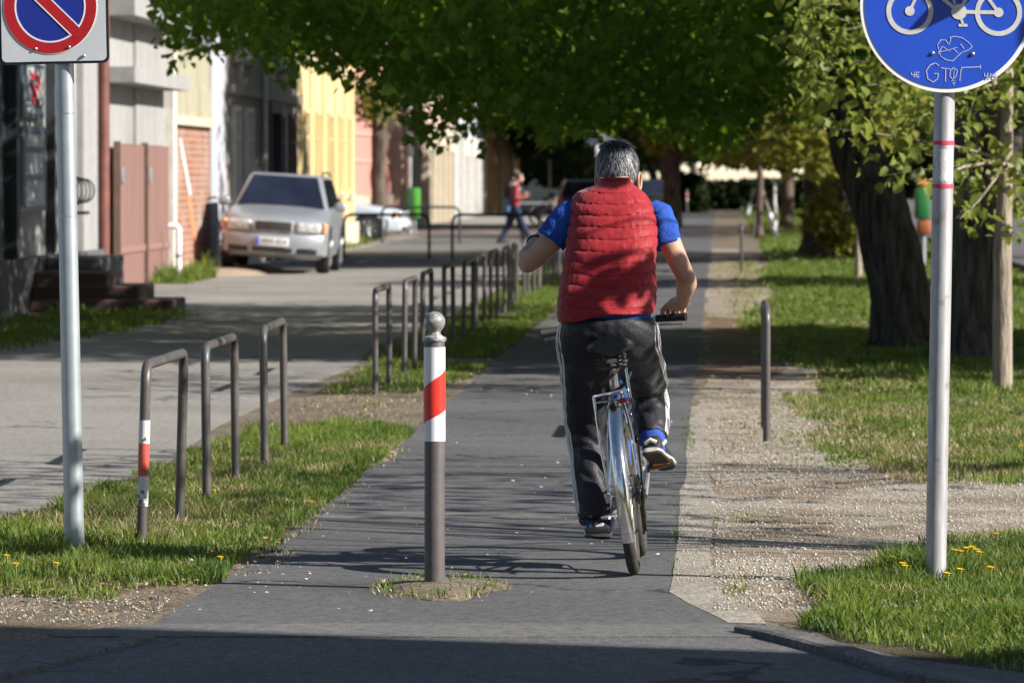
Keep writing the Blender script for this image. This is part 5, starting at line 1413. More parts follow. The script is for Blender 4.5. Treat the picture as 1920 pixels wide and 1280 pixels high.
def car(name, loc, rz, roll, lab, mat, plate=None, sz=1.0, estate=True, group=None):
    t = thing(name, loc, lab, 'car', rz, group); t.rotation_euler = (0, roll, rz); t.scale = (1,1,sz)
    st = [(-2.36,.60,.34,.50,.54),(-2.33,.76,.24,.62,.66),(-2.22,.83,.20,.70,.745),(-2.0,.87,.19,.765,.815),(-1.5,.88,.19,.84,.885),(-1.05,.88,.19,.895,.945),(0,.88,.19,.925,.95),(1.5,.88,.20,.945,.955),(2.1,.86,.21,.94,.95),(2.31,.80,.28,.90,.92),(2.36,.70,.42,.84,.86)]
    Y = np.linspace(-2.36, 2.36, 60); rg = []
    S_ = np.array(st)
    yy = list(S_[:,0]) + list(np.linspace(-1.9,2.0,24)); yy = sorted(set(round(v_,3) for v_ in yy))
    for y in yy:
        w, zb, zs, zd = [float(np.interp(y, S_[:,0], S_[:,k])) for k in (1,2,3,4)]
        half = [(0,zb),(w-.14,zb),(w-.03,zb+.06),(w-.005,zb+.18),(w,(zb+zs)/2+.04),(w-.008,zs-.13),(w-.035,zs-.03),(w-.10,zs+.012),(w*.62,zd-.012),(w*.3,zd-.002)]
        cv = lambda x: y + (.24*(abs(x)/.88)**2.3*min(1, max(0, (-1.3-y)/.9)) if y < 0 else -.20*(abs(x)/.88)**2.5*min(1, max(0, (y-1.6)/.7)))
        rg.append([V((x,cv(x),z)) for x, z in half] + [V((0,y,zd))] + [V((-x,cv(x),z)) for x, z in half[:0:-1]])
    q = MB(); q.rings(rg)
    # cabin
    f0, r0, f1, r1 = (-1.02, 2.26, -.28, 1.98) if estate else (-.98, 1.9, -.2, 1.2)
    zb_, zt = .90, 1.40
    bm = bmesh.new()
    cs = [bm.verts.new(p) for p in ((-.80,f0,zb_),(.80,f0,zb_),(.80,r0,zb_),(-.80,r0,zb_),(-.60,f1,zt),(.60,f1,zt),(.60,r1,zt-.01),(-.60,r1,zt-.01))]
    for f_ in ((0,1,5,4),(1,2,6,5),(2,3,7,6),(3,0,4,7),(4,5,6,7)): bm.faces.new([cs[i] for i in f_])
    eds = [e_ for e_ in bm.edges if len(e_.link_faces) == 2]
    bmesh.ops.bevel(bm, geom=eds, offset=.085, segments=5, affect='EDGES', profile=.5)
    for w_ in bm.verts:
        if w_.co.z > zt-.03: w_.co.z += .045*(1-(w_.co.x/.6)**2)*(1-max(0,(w_.co.y-1.2)/1.2)**2*.3)
    bm.verts.index_update(); q.add([w_.co.copy() for w_ in bm.verts], [[w_.index for w_ in f_.verts] for f_ in bm.faces]); bm.free()
    q.build('body', mat, t, ang=35)
    def quad(a, b, c, d, ins, out, nm, m_):
        a, b, c, d = map(V, (a,b,c,d)); ce = (a+b+c+d)/4; n_ = (b-a).cross(d-a).normalized()
        if n_.dot(ce - V((0,.4,.8))) < 0: n_ = -n_
        P_ = [p + ((ce-p).normalized()*ins) for p in (a,b,c,d)]
        m = MB(); m.prism([p+n_*out for p in P_], -n_*.03); return m.build(nm, m_, t, smooth=False)
    quad((-.80,f0,zb_),(.80,f0,zb_),(.60,f1,zt),(-.60,f1,zt), .085, .008, 'windscreen', M['carglass'])
    quad((-.80,r0,zb_+.02),(.80,r0,zb_+.02),(.60,r1,zt-.01),(-.60,r1,zt-.01), .09, .008, 'rear_window', M['carglass'])
    L_ = r0-f0
    for s in (-1, 1):
        def sp(f, k): # point on side, f along, k height
            a = f0+(r0-f0)*f; b = f1+(r1-f1)*f
            return V((s*(.80+(.60-.80)*k), a+(b-a)*k, zb_+(zt-zb_)*k))
        cuts = ((.03,.36),(.38,.66),(.68,.97)) if estate else ((.03,.5),(.53,.95))
        for a, b in cuts: quad(sp(a,.06), sp(b,.06), sp(b,.94), sp(a,.94), .03, .007, 'side_window', M['carglass'])
        m = MB(); m.rbox((s*.97,-.74,.97),(.19,.11,.135),.045,3); m.tube([(s*.84,-.76,.94),(s*.92,-.75,.95)], .025, 8); m.build('wing_mirror', mat, t)
        m = MB(); m.rbox((s*.565,-2.245,.65),(.42,.14,.165),.05,3, Matrix.Rotation(s*R(15),3,'Z')); m.build('headlight', M['lens'], t)
        m = MB(); m.rbox((s*.80,-2.10,.655),(.09,.16,.145),.03,2, Matrix.Rotation(s*R(42),3,'Z')); m.build('indicator', M['amber'], t)
        m = MB(); m.rbox((s*.56,-2.312,.315),(.34,.06,.08),.02,2, Matrix.Rotation(s*R(11),3,'Z')); m.build('lower_vent', M['black'], t)
        m = MB(); m.rbox((s*.74,2.30,.80),(.17,.14,.30),.03); m.build('rear_lamp', M['redlight'], t)
        if estate:
            m = MB(); m.tube([(s*.60,f1+.15,1.40),(s*.585,f1+.35,1.455),(s*.585,r1-.3,1.455),(s*.60,r1-.1,1.40)], .014, 8); m.build('roof_rail', M['black'], t)
        for y in (-1.42, 1.28):
            w = thing('wheel', (s*.78, y, .315), None, None); w.parent = t
            for k_ in ('label','category'):
                if k_ in w: del w[k_]
            arch = MB(); arch.prism([(s*.70, y+.385*math.cos(a), .315+.385*math.sin(a)) for a in [math.pi*i/20*1.16-.25 for i in range(21)]], (s*.184,0,0)); arch.build('wheel_arch', M['black'], t, smooth=False)
            m = MB(); m.lathe([(.19,-.10),(.29,-.105),(.312,-.085),(.315,0),(.312,.085),(.29,.112),(.20,.112)], 36, Matrix.Rotation(R(90)*s,3,'Y')); m.build('tyre', M['rubber'], w)
            m = MB(); m.lathe([(.205,.10),(.20,.116),(.17,.108),(.05,.098),(.04,.112),(.001,.114)], 30, Matrix.Rotation(R(90)*s,3,'Y'))
            for k in range(7):
                a = 2*math.pi*k/7; m.tube([(s*.112, .03*math.cos(a), .03*math.sin(a)), (s*.116, .195*math.cos(a), .195*math.sin(a))], .024, 6)
            m.build('rim', M['steel'], w)
    m = MB(); m.rbox((0,-2.365,.655),(.66,.07,.17),.025); m.build('grille_frame', M['lens'], t)
    m = MB(); m.rbox((0,-2.385,.655),(.60,.06,.135),.015); gi = m.build('grille', M['grille'], t)
    m = MB(); rg2 = []
    for zz_, pr in ((.255,-.01),(.27,.03),(.38,.055),(.50,.055),(.545,.03),(.555,-.01)):
        rg2.append([V((x, -2.36-pr+.24*(abs(x)/.88)**2.3+(.0 if abs(x) < .84 else .25*(abs(x)-.84)/.04), zz_)) for x in np.linspace(-.88,.88,25)] + [V((x, -2.2+.24*(abs(x)/.88)**2.3, zz_)) for x in np.linspace(.82,-.82,9)])
    m.rings(rg2); m.build('bumper', mat, t)
    m = MB(); m.rbox((0,-2.40,.315),(.66,.05,.06),.02); m.build('lower_grille', M['black'], t)
    pl_ = MB(); pl_.rbox((0,-2.425,.43),(.54,.02,.125),.004); lp = pl_.build('licence_plate', M['plate_white'], t)
    m = MB(); m.box((-.245,-2.4365,.43),(.045,.005,.118)); link('plate_band', m.mesh('plate_band'), M['plate_blue'], lp, smooth=False)
    if plate:
        me = text_mesh(plate, .112); o = link('plate_text', me, M['sign_black'], lp, smooth=False); o.location = (.02,-2.437,.43)
    m = MB(); m.tube([(-.6,-.93,.965),(-.1,-.96,.955)], .010, 6); m.tube([(.0,-.95,.96),(.55,-.93,.965)], .010, 6)
    m.tube([(-.6,-.93,.965),(-.05,-.86,1.0)], .007, 6); m.build('wipers', M['black'], t)
    m = MB(); m.rbox((.40,.1,1.0),(.36,.22,.5),.06); m.rbox((-.40,.1,1.0),(.36,.22,.5),.06); m.build('front_seats', M['black'], t)
    return t
cp = at(612, 513)
car('silver_estate_car', (cp.x-.86, cp.y+1.45, 0.055), R(.4), R(3.6), 'silver estate car parked head on against the brick wall, left wheels on the street', M['silver'], 'HIW-024', 1.13)
cp2 = at(692, 452)
car('parked_car', (cp2.x-1.45, cp2.y+.9, 0), R(90), 0, 'pale silver car seen side on, nose pointing right in front of the yellow house', M['white_paint'], None, 1.0, False)
for px_, v_, m_, rz_, lab in ((1092,168,'darkblue',180,'dark blue car with a bright sun glint, just left of the rider’s head'),(1222,200,'darkgrey',180,'dark grey car half hidden behind the rider’s right shoulder'),(1178,240,'white_paint',180,'pale van like car far away behind the rider’s head')):
    p = atv(px_, 400, v_); car('parked_car', (p.x, v_, 0), R(rz_+3), 0, lab, M[m_], None, 1.05, True, 'cars parked far down the street')
# mound under the inner wheels of the silver car
mb = MB(); rr = []
for s_, z_ in ((1.0,0.0),(.8,.06),(.5,.105),(.1,.115)):
    rr.append([V((-8.15, 88.7, 0)) + V((.9*s_*math.cos(a)*(1+.08*math.sin(5*a)), 3.9*s_*math.sin(a), z_)) for a in [2*math.pi*k/32 for k in range(32)]])
mb.rings(rr); o = mb.build('earth_bank', ground_mat('pale_earth', (0.36,0.29,0.21), (0.46,0.38,0.29), fine=30)); o['kind'] = 'structure'

# parked bicycles in the background: copies of the rider's bicycle
for px_, v_, rz_, lab in ((1012,170,R(-82),'bicycle parked side on in the shade, nearest to the walking person'),(1048,172,R(-96),'bicycle parked side on in the shade, below the round sign')):
    c = copy_tree(bike); p = atv(px_, 400, v_); c.location = (p.x, v_, 0); c.rotation_euler = (0, R(5), rz_); c['label'] = lab; c['group'] = 'parked bicycles'

# ------------------------------------------------------------ walking people
def walker(loc, rz, lab, top, legs, hairm, bag=None, stride=.34, hood=None, H=1.70, look=.25):
    t = thing('person', loc, lab, 'person', rz)
    k = H/1.75
    b = MB(); hd_ = V((0,.05+look*.2,1.62))
    b.sphere(hd_, (.075,.095,.112), 16, 12); b.sphere(hd_+V((0,.05,-.05)),(.05,.055,.07),12,8); b.capsule([hd_+V((0,.09,-.02)),hd_+V((0,.112,-.035))],[.010,.014],8)
    b.capsule([V((0,0,1.35)), V((0,.02,1.50)), hd_+V((0,-.02,-.06))], [.06,.055,.055], 10)
    b.capsule([V((0,0,.92)), V((0,0,1.15)), V((0,0,1.36))], [.10,.10,.10], 14, sx=1.5, up=V((0,1,0)))
    for s, sg in ((1,1),(-1,-1)):
        b.capsule([V((s*.09,0,.90)), V((s*.09,sg*stride*.38+.03,.48)), V((s*.09,sg*stride*1.0,.09))], [.07,.05,.04], 10)
        b.capsule([V((s*.09,sg*stride*1.0-.02,.07)), V((s*.09,sg*stride*1.0+.14,.035))], [.04,.03], 10)
        el = V((s*.25,-.03,1.10)); ha = V((s*.12,.26,1.16))
        b.capsule([V((s*.19,0,1.38)), el], [.05,.04], 10); b.capsule([el, ha], [.04,.028], 10)
        b.sphere(ha+V((0,.03,.01)), (.028,.045,.02), 10, 8)
    me = remesh(b, 'body', .012, 3)
    fb = MB()
    for s in (1,-1):
        for j in range(4):
            a0 = V((s*.12+(j-1.5)*.014,.31,1.175)); fb.capsule([a0, a0+V((0,.03,.004)), a0+V((0,.045,-.012))], [.008,.007,.006], 6)
        a0 = V((s*.095,.28,1.18)); fb.capsule([a0, a0+V((-s*.015,.03,.012))], [.008,.007], 6)
    bmj = bmesh.new(); bmj.from_mesh(me); bmj.from_mesh(fb.mesh('f')); bmj.to_mesh(me); bmj.free()
    link('body', me, M['skin'], t, ang=60)
    j = MB(); j.capsule([V((0,0,.90)), V((0,0,1.15)), V((0,-.01,1.38))], [.115,.12,.115], 16, sx=1.55, up=V((0,1,0)))
    for s in (1,-1):
        el = V((s*.25,-.03,1.10)); ha = V((s*.135,.22,1.15)); j.capsule([V((s*.18,0,1.38)), el, el+V((0,.01,0)), ha], [.068,.056,.055,.045], 12)
    link('jacket', remesh(j, 'jacket', .014, 4), top, t)
    j = MB(); j.capsule([V((0,0,.96)), V((0,0,.86))], [.115,.115], 14, sx=1.4, up=V((0,1,0)))
    for s, sg in ((1,1),(-1,-1)): j.capsule([V((s*.09,0,.88)), V((s*.09,sg*stride*.38+.03,.48)), V((s*.09,sg*stride*1.0,.10))], [.10,.075,.058], 12)
    link('trousers', remesh(j, 'trousers', .014, 4), legs, t)
    j = MB(); 
    h = MB(); h.sphere(hd_+V((0,-.025,.02)), (.085,.098,.112), 16, 12); h.build('hair', hairm, t)
    if hood is not None:
        h = MB(); h.capsule([V((-.10,-.05,1.44)), V((0,-.10,1.45)), V((.10,-.05,1.44)), V((.08,.10,1.33))], [.05,.065,.05,.03], 12); h.build('hood', hood, t)
    if bag is not None:
        h = MB(); h.rbox((-.05,-.20,.93),(.34,.14,.34),.05,3); h.tube([(.17,-.14,1.1),(.1,-.06,1.42),(-.12,.08,1.30),(-.2,-.12,1.08)], .016, 6); h.build('shoulder_bag', bag, t)
    for s, sg in ((1,1),(-1,-1)):
        h = MB(); y = sg*stride; h.capsule([V((s*.09,y-.05,.05)), V((s*.09,y+.06,.05)), V((s*.09,y+.17,.035))], [.05,.05,.036], 10); h.build('shoe', M['shoe'], t)
    t.scale = (k,k,k); return t
mar = simple('maroon_jacket', (0.22,0.03,0.035), .85, var=.3, scale=12)
jeans = simple('blue_jeans', (0.012,0.022,0.06), .9, var=.35, scale=12)
blk = simple('black_cloth', (0.010,0.010,0.012), .9, var=.3)
bagm = simple('blue_bag', (0.05,0.11,0.22), .7, var=.3, scale=9)
hoodm = simple('grey_hood', (0.34,0.34,0.38), .9, var=.2, scale=15)
brownh = simple('brown_hair', (0.05,0.028,0.02), .6, var=.3, scale=40)
wp1 = at(966, 456)
walker((wp1.x, wp1.y, 0), R(-78), 'walker in maroon jacket with grey hood and blue shoulder bag, crossing the pavement', mar, jeans, brownh, bagm, .36, hoodm)
walker((wp1.x-.10, wp1.y+1.3, 0), R(-60), 'dark haired person in black, almost hidden behind the walker in maroon', blk, blk, simple('black_hair', (0.008,0.008,0.009), .6), None, .25, None, 1.80, .05)

# green and orange container by the far road
gp_ = atv(1729, 400, 95)
t = thing('waste_container', (gp_.x, 95, 0), 'green and orange street container glimpsed between the leaning tree and the right sign post', 'bin')
q = MB(); q.rbox((0,0,1.12),(.26,.5,.56),.05); q.build('container_body', simple('vivid_green', (0.02,0.15,0.04), .5), t)
q = MB(); q.rbox((0.03,0,.70),(.24,.46,.26),.05); q.build('container_base', simple('vivid_orange', (0.30,0.09,0.03), .5), t)
q = MB(); q.tube([(.02,0,0),(.02,0,.6)], .05, 10); q.build('leg', M['zinc'], t)
q = MB(); q.rbox((0,0,1.48),(.20,.4,.16),.06); q.build('lid', simple('orange_lid', (0.5,0.2,0.03), .5), t)

# dark hedge across the end of the path
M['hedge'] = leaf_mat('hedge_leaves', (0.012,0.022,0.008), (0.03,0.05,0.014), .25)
# ------------------------------------------------------------ trees
rng = np.random.RandomState(21)
GA = grid_noise(31); GBn = grid_noise(32); GC = grid_noise(33)
def n3(p, s):
    x, y, z = p[:,0]*s, p[:,1]*s, p[:,2]*s
    return (GA(x+z*.37, y+z*.61) + GBn(y*.9+z*.8+5, x*.7-z*.5+9) + GC(x*1.1+z*1.3, z*1.2-y*.4))/3
def leaves(pos, size, droop=0.5, flat=0.6):
    """one folded six-cornered leaf per point"""
    n = len(pos)
    a = rng.rand(n)*2*np.pi
    d = np.stack([np.cos(a), np.sin(a), -droop*rng.rand(n)*2+.2], 1); d /= np.linalg.norm(d, axis=1)[:,None]
    up = np.stack([rng.randn(n)*flat, rng.randn(n)*flat, np.ones(n)], 1)
    s = np.cross(d, up); s /= np.linalg.norm(s, axis=1)[:,None]+1e-9
    nn = np.cross(s, d)
    L = (size*(0.6+0.8*rng.rand(n)))[:,None] if np.isscalar(size) else (size*(0.6+0.8*rng.rand(n)))[:,None]
    f = (.10+.25*rng.rand(n))[:,None]
    V_ = np.stack([pos, pos+L*(d*.28-s*.40+nn*f*.5), pos+L*(d*.70-s*.32+nn*f*.4), pos+L*(d*1.08-nn*.12), pos+L*(d*.70+s*.32+nn*f*.4), pos+L*(d*.28+s*.40+nn*f*.5)], 1)
    I = np.arange(n)[:,None]*6
    Fq = np.concatenate([I+np.array([[0,1,2,3]]), I+np.array([[0,3,4,5]])], 0)
    return V_.reshape(-1,3), Fq
def crown_points(c, r, n, thr=.5, sc=.8, shell=.25, zmin=None, keep=None):
    c = np.array(c); r = np.array(r)
    d = rng.randn(n*3,3); d /= np.linalg.norm(d,axis=1)[:,None]
    rad = (shell+(1-shell)*rng.rand(n*3))**(1/2.2)
    p = c + d*rad[:,None]*r*(.85+.3*n3(c+d*r, .6))[:,None]
    k = n3(p, sc) > thr + .12*(rng.rand(len(p))-.5)
    if zmin is not None: k &= p[:,2] > zmin
    if keep is not None: k &= keep(p)
    return p[k][:n]
def trunk_mesh(paths, seed=0, knob=.06):
    mb = MB()
    for pts, rs in paths:
        pts = [Vector(p) for p in pts]; P_ = []; Q_ = []
        for i in range(len(pts)-1):
            for f_ in np.linspace(0,1,6,endpoint=False):
                P_.append(pts[i].lerp(pts[i+1], f_)); Q_.append(rs[i]+(rs[i+1]-rs[i])*f_)
        P_.append(pts[-1]); Q_.append(rs[-1])
        n0 = len(mb.v); mb.tube(P_, Q_, 16)
        for i in range(n0, len(mb.v)):
            j = (i-n0)//16
            if j >= len(P_): continue
            p = Vector(mb.v[i]); c = P_[j]
            k_ = 1 + knob*2*mnoise.noise(Vector((p.x*4+seed, p.y*4, p.z*1.3)))+knob*mnoise.noise(Vector((p.x*14+seed, p.y*14, p.z*3)))
            mb.v[i] = tuple(c + (p-c)*k_)
    return mb
M['bark_dark'] = bark_mat('dark_bark', (0.016,0.014,0.012), (0.125,0.108,0.092), 4)
M['bark_grey'] = bark_mat('grey_bark', (0.15,0.125,0.10), (0.38,0.325,0.26), 7)
M['bark_brown'] = bark_mat('brown_bark', (0.06,0.045,0.035), (0.16,0.125,0.10), 6)
M['leaf_linden'] = leaf_mat('linden_leaves', (0.04,0.10,0.010), (0.115,0.20,0.020), .5)
M['leaf_young'] = leaf_mat('young_leaves', (0.075,0.105,0.016), (0.16,0.19,0.035), .45, (0.33,0.38,0.06))
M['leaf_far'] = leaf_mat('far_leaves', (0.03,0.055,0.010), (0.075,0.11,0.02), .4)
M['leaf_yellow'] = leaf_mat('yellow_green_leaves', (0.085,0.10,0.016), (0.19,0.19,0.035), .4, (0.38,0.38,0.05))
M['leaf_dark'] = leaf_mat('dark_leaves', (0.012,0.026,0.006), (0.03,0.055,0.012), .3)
def tree(name, lab, base, trunk_paths, bark, crowns, leafm, group=None, seed=0, knob=.06, cat='tree'):
    """crowns: list of (points, leaf size, droop)"""
    t = thing(name, (base[0], base[1], 0), lab, cat, 0, group)
    trunk_mesh(trunk_paths, seed, knob).build('trunk', bark, t, world=True)
    VV = []; FF = []; off = 0
    for pts, sz, dr in crowns:
        V_, F_ = leaves(pts, sz, dr); VV.append(V_ - np.array([base[0], base[1], 0])); FF.append(F_+off); off += len(V_)
    link('crown', fastmesh('crown', np.concatenate(VV), np.concatenate(FF)), leafm, t, smooth=False)
    return t
def branches(origin, targets, r0, r1=.012, sag=.25, rs=random.Random(3)):
    out = []
    for tg in targets:
        o = Vector(origin); e = Vector(tg); L_ = (e-o).length
        m1 = o.lerp(e,.35)+Vector((rs.uniform(-.1,.1)*L_, rs.uniform(-.1,.1)*L_, sag*L_*.4)); m2 = o.lerp(e,.7)+Vector((rs.uniform(-.08,.08)*L_, rs.uniform(-.08,.08)*L_, sag*L_*.3))
        out.append(([o,m1,m2,e],[r0,r0*.7,r0*.4,r1]))
    return out

# --- the big leaning lime whose low canopy hangs over the path
bx = [288,300,330,365,395,420,450,500,545,580,615,650,690,735,780,830,850,866,882,900,925,960,1000,1060,1120,1200,1260,1330,1420,1500,1600,1700]
by = [8,52,66,100,146,158,140,128,150,128,116,168,172,182,205,196,225,282,272,205,222,248,226,258,244,236,258,284,250,225,190,150]
ub = (np.array(bx)-1350)/182.0; zbn = 1.6+(331-np.array(by)+np.where(np.array(bx) < 860, 42, 14))/182.0
def canopy(n, v0, v1, depth_lo, depth_hi, thr, sc, umin=-5.9, umax=3.2):
    u = umin+(umax-umin)*rng.rand(n*4); v = v0+(v1-v0)*rng.rand(n*4)
    zb_ = 1.6+(np.interp(u*50/55*1.0, ub, zbn)-1.6)*v/55.0
    # the skirt of the crown rises towards its far and near rims and breaks into hanging sprays
    wob = (GA(u*1.7, v*.8)-.5)*.95+(GBn(u*5, v*2)-.5)*.6
    z = zb_+.10+wob*.6+depth_lo+(depth_hi-depth_lo)*rng.rand(n*4)**1.4
    p = np.stack([u, v, z], 1)
    soft = rng.rand(n*4) < np.clip((z-zb_-wob*.6)/.55+.12, 0, 1)
    k = n3(p, sc) > thr + .10*(rng.rand(len(p))-.5)
    k &= soft
    k &= (u-(-1.0))**2/36+(v-55)**2/130 < 1.25
    k &= u/v*10000+1350 > 318-(z-zb_)*40+60*(GA(v*.9, z*2.1)-.5)
    return p[k][:n]
LT = at(1690, 652)
lt = lambda x, y, v=50.2: atv(x, y, v)
LTv = LT.y
fork = lt(1532, 20, LTv+.6)
tp = [([LT+V((.03,0,-.05)), lt(1693,625,LTv), lt(1688,560,LTv), lt(1672,470,LTv), lt(1648,390,LTv), lt(1612,300,LTv+.2), lt(1575,190,LTv+.4), lt(1550,90,LTv+.5), fork, lt(1490,-180,LTv+1)], [.44,.33,.285,.275,.27,.245,.20,.165,.15,.09])]
tp += branches(fork, [(-4.2,51,4.6),(-2.5,58,4.4),(-.5,48,4.4),(-3.5,55,6),(1.5,60,6),(3.5,52,6)], .085)
tp += branches(lt(1600,270,LTv+.2), [(2.9,53.5,3.6),(.3,56,3.3),(.9,49.5,3.0)], .05)
cA = canopy(34000, 47.5, 64, 0, 1.0, .515, 1.35)
cB = canopy(12500, 46.5, 64, .6, 2.6, .495, 1.0)
cC = canopy(4200, 46.5, 64.5, 2.2, 5.2, .47, .7)
# shade sprays right of the trunk and a thick top
cD = crown_points((2.0,54,7.2), (5.5,9,2.6), 3200, .47, .6)
tree('leaning_tree', 'leaning dark trunked lime whose low leafy canopy hangs over path and pavement', (LT.x, LT.y), tp, M['bark_dark'], [(cA,.092,.9),(cB,.115,.8),(cC,.21,.5),(cD,.30,.4)], M['leaf_linden'], 'street trees on the right verge', 1, .09)

# --- dark massive trunk right of it
DT = at(1818, 676); dv_ = DT.y
dt = lambda x, y: atv(x, y, dv_)
tp = [([DT+V((0,0,-.06)), dt(1817,652), dt(1817,600), dt(1818,480), dt(1820,330), dt(1822,150), dt(1830,-60), dt(1850,-400)], [.46,.36,.295,.275,.265,.25,.24,.2])]
tp += branches(dt(1830,-60), [(5.2,47,5.4),(3.5,42,5.0),(.8,46,5.6),(3,51,6.5)], .12)
cr = [(crown_points((4.4,47.0,6.3), (4.2,4.4,2.9), 6500, .455, .8, zmin=3.6), .20, .5), (crown_points((2.2,46.0,4.6), (2.2,3.0,1.0), 1800, .48, 1.0, zmin=3.45), .13, .7)]
tree('broad_tree', 'broad upright tree with deeply furrowed near black trunk behind the right sign post', (DT.x, DT.y), tp, M['bark_dark'], cr, M['leaf_linden'], 'street trees on the right verge', 2, .07)

# --- young lime with a pale smooth trunk, leaves bright against the shade
YT = at(1879, 737); yv = YT.y
yt = lambda x, y, d=0: atv(x, y, yv+d)
tp = [([YT+V((0,0,-.05)), yt(1880,700), yt(1881,600), yt(1879,480), yt(1884,360), yt(1888,220), yt(1890,60), yt(1893,-150)], [.082,.076,.072,.068,.055,.048,.04,.03])]
tp += branches(yt(1886,300), [yt(1650,330,.6), yt(1560,240,-.4), yt(1800,410,-.5), yt(1960,380,.2), yt(1720,345,-.8)], .016, .003, .02)
tp += branches(yt(1889,150), [yt(1520,110,.5), yt(1620,160,-.6), yt(1560,30,.2), yt(1790,250,.8), yt(1700,230,-1.0)], .016, .003, .02)
tp += branches(yt(1891,20), [yt(1500,10,.3), yt(1620,-40,.5), yt(1560,60,-.6), yt(2000,120,.4)], .014, .003, .05)
yb_x = [1490,1520,1560,1600,1640,1680,1720,1760,1800,1830,1860,1890,1920,1980]; yb_y = [120,190,250,292,345,352,345,352,410,455,470,450,432,420]
N_ = 9000
sx_ = 1490+rng.rand(N_)*520; dd_ = rng.randn(N_)*.95
by_ = np.interp(sx_, yb_x, yb_y); sy_ = by_-12-rng.rand(N_)**1.0*(by_+170)
cl = np.array([atv(x_, y_, yv+d_) for x_, y_, d_ in zip(sx_[:1250], sy_[:1250], dd_[:1250])])
w3 = n3(cl, 2.2); cl = cl[w3 > .475 + .035*(cl[:,0]/cl[:,1]*10000+1350 < 1610)]
pts = []
for k in range(7): pts.append(cl + rng.randn(len(cl),3)*np.array([.075,.09,.06]))
pts = np.concatenate(pts)
pts = pts[rng.rand(len(pts)) < .42]
tree('young_tree', 'young lime with slim pale trunk and bright yellow green leaves beside the right sign', (YT.x, YT.y), tp, M['bark_grey'], [(pts, .080, 1.0)], M['leaf_young'], None, 3, .05)

# --- trees farther along the right verge
def verge_tree(px_, py_, wpx, lab, crown, n, leafm, size, bark='bark_dark', top=7.0, zmin=2.4, nm='verge_tree', thr=.46):
    b_ = at(px_, py_); sc_ = F/b_.y; r_ = wpx/2/sc_
    cc, cr_ = crown
    c0 = Vector((b_.x+cc[0], b_.y+cc[1], cc[2]))
    tp = [([b_+V((0,0,-.05)), b_+V((0,0,.35)), b_+V((.03,0,1.6)), Vector((b_.x+cc[0]*.3, b_.y, cc[2]-cr_[2]*.4)), c0], [r_*1.5, r_*1.05, r_, r_*.8, r_*.35])]
    rr_ = random.Random(int(px_))
    tp += branches(Vector((b_.x+cc[0]*.3, b_.y, cc[2]-cr_[2]*.4)), [c0+V((rr_.uniform(-.8,.8)*cr_[0], rr_.uniform(-.8,.8)*cr_[1], rr_.uniform(-.5,.6)*cr_[2])) for _ in range(7)], r_*.4, .01)
    pts = crown_points(c0, cr_, n, thr, .7, .2, zmin)
    return tree(nm, lab, (b_.x, b_.y), tp, M[bark], [(pts, size, .7)], M[leafm], 'street trees on the right verge', px_)
verge_tree(1556, 482, 100, 'thick dark trunk with leafy shoots at its foot, behind the leaning tree', ((-1.0,-8,6.7),(5.8,9.5,4.5)), 30000, 'leaf_far', .26, zmin=2.15)
verge_tree(1475, 428, 24, 'slim brown trunked tree right of the white tipped stakes', ((-1.6,3,5.2),(4.4,8,3.6)), 18000, 'leaf_yellow', .30, 'bark_brown', zmin=1.9)
verge_tree(1423, 447, 13, 'young staked tree with thin trunk and yellowish leaves beside the far path', ((-.3,0,3.5),(1.7,2.2,1.6)), 5200, 'leaf_yellow', .17, 'bark_brown', zmin=2.0, thr=.48)
verge_tree(1609, 522, 11, 'pale thin trunk leaning beside the big leaning tree', ((-.7,0,2.5),(1.2,1.6,1.0)), 2000, 'leaf_yellow', .14, 'bark_grey', zmin=1.45, thr=.49)
verge_tree(1624, 512, 9, 'second pale thin trunk, half hidden behind the leaning tree', ((.3,.6,3.2),(1.0,1.6,1.0)), 1200, 'leaf_yellow', .14, 'bark_grey', zmin=2.0, thr=.49)
verge_tree(1248, 402, 24, 'dark trunk far away, first right of the rider’s head', ((-1,6,6.0),(7,16,4.3)), 17000, 'leaf_dark', .5, zmin=2.6)
verge_tree(1224, 398, 16, 'dark trunk far away, directly behind the rider’s right ear', ((-3,10,6.5),(7,14,4.6)), 15000, 'leaf_dark', .5, zmin=2.7)
verge_tree(1300, 392, 14, 'dark far trunk standing before the cream building', ((-1,4,7.2),(6,10,4.2)), 9000, 'leaf_dark', .5, zmin=3.3)
# leafy shoots round the thick trunk's foot
bs = at(1560, 486)
t = thing('shoot_bush', (bs.x, bs.y-.4, 0), 'leafy shoots round the foot of the thick dark trunk', 'bush')
pts = crown_points((0.15,0,.75), (.75,.9,.9), 1500, .47, 1.4, .1, .05)
V_, F_ = leaves(pts, .13, .7); link('foliage', fastmesh('foliage', V_, F_), M['leaf_yellow'], t, smooth=False)
q = trunk_mesh([([(0,0,0),(.1,.1,.7),(.3,.1,1.3)],[.03,.02,.01]),([(0.1,0,0),(-.1,.1,.7),(-.3,.1,1.2)],[.03,.02,.01])]); q.build('stems', M['bark_brown'], t)
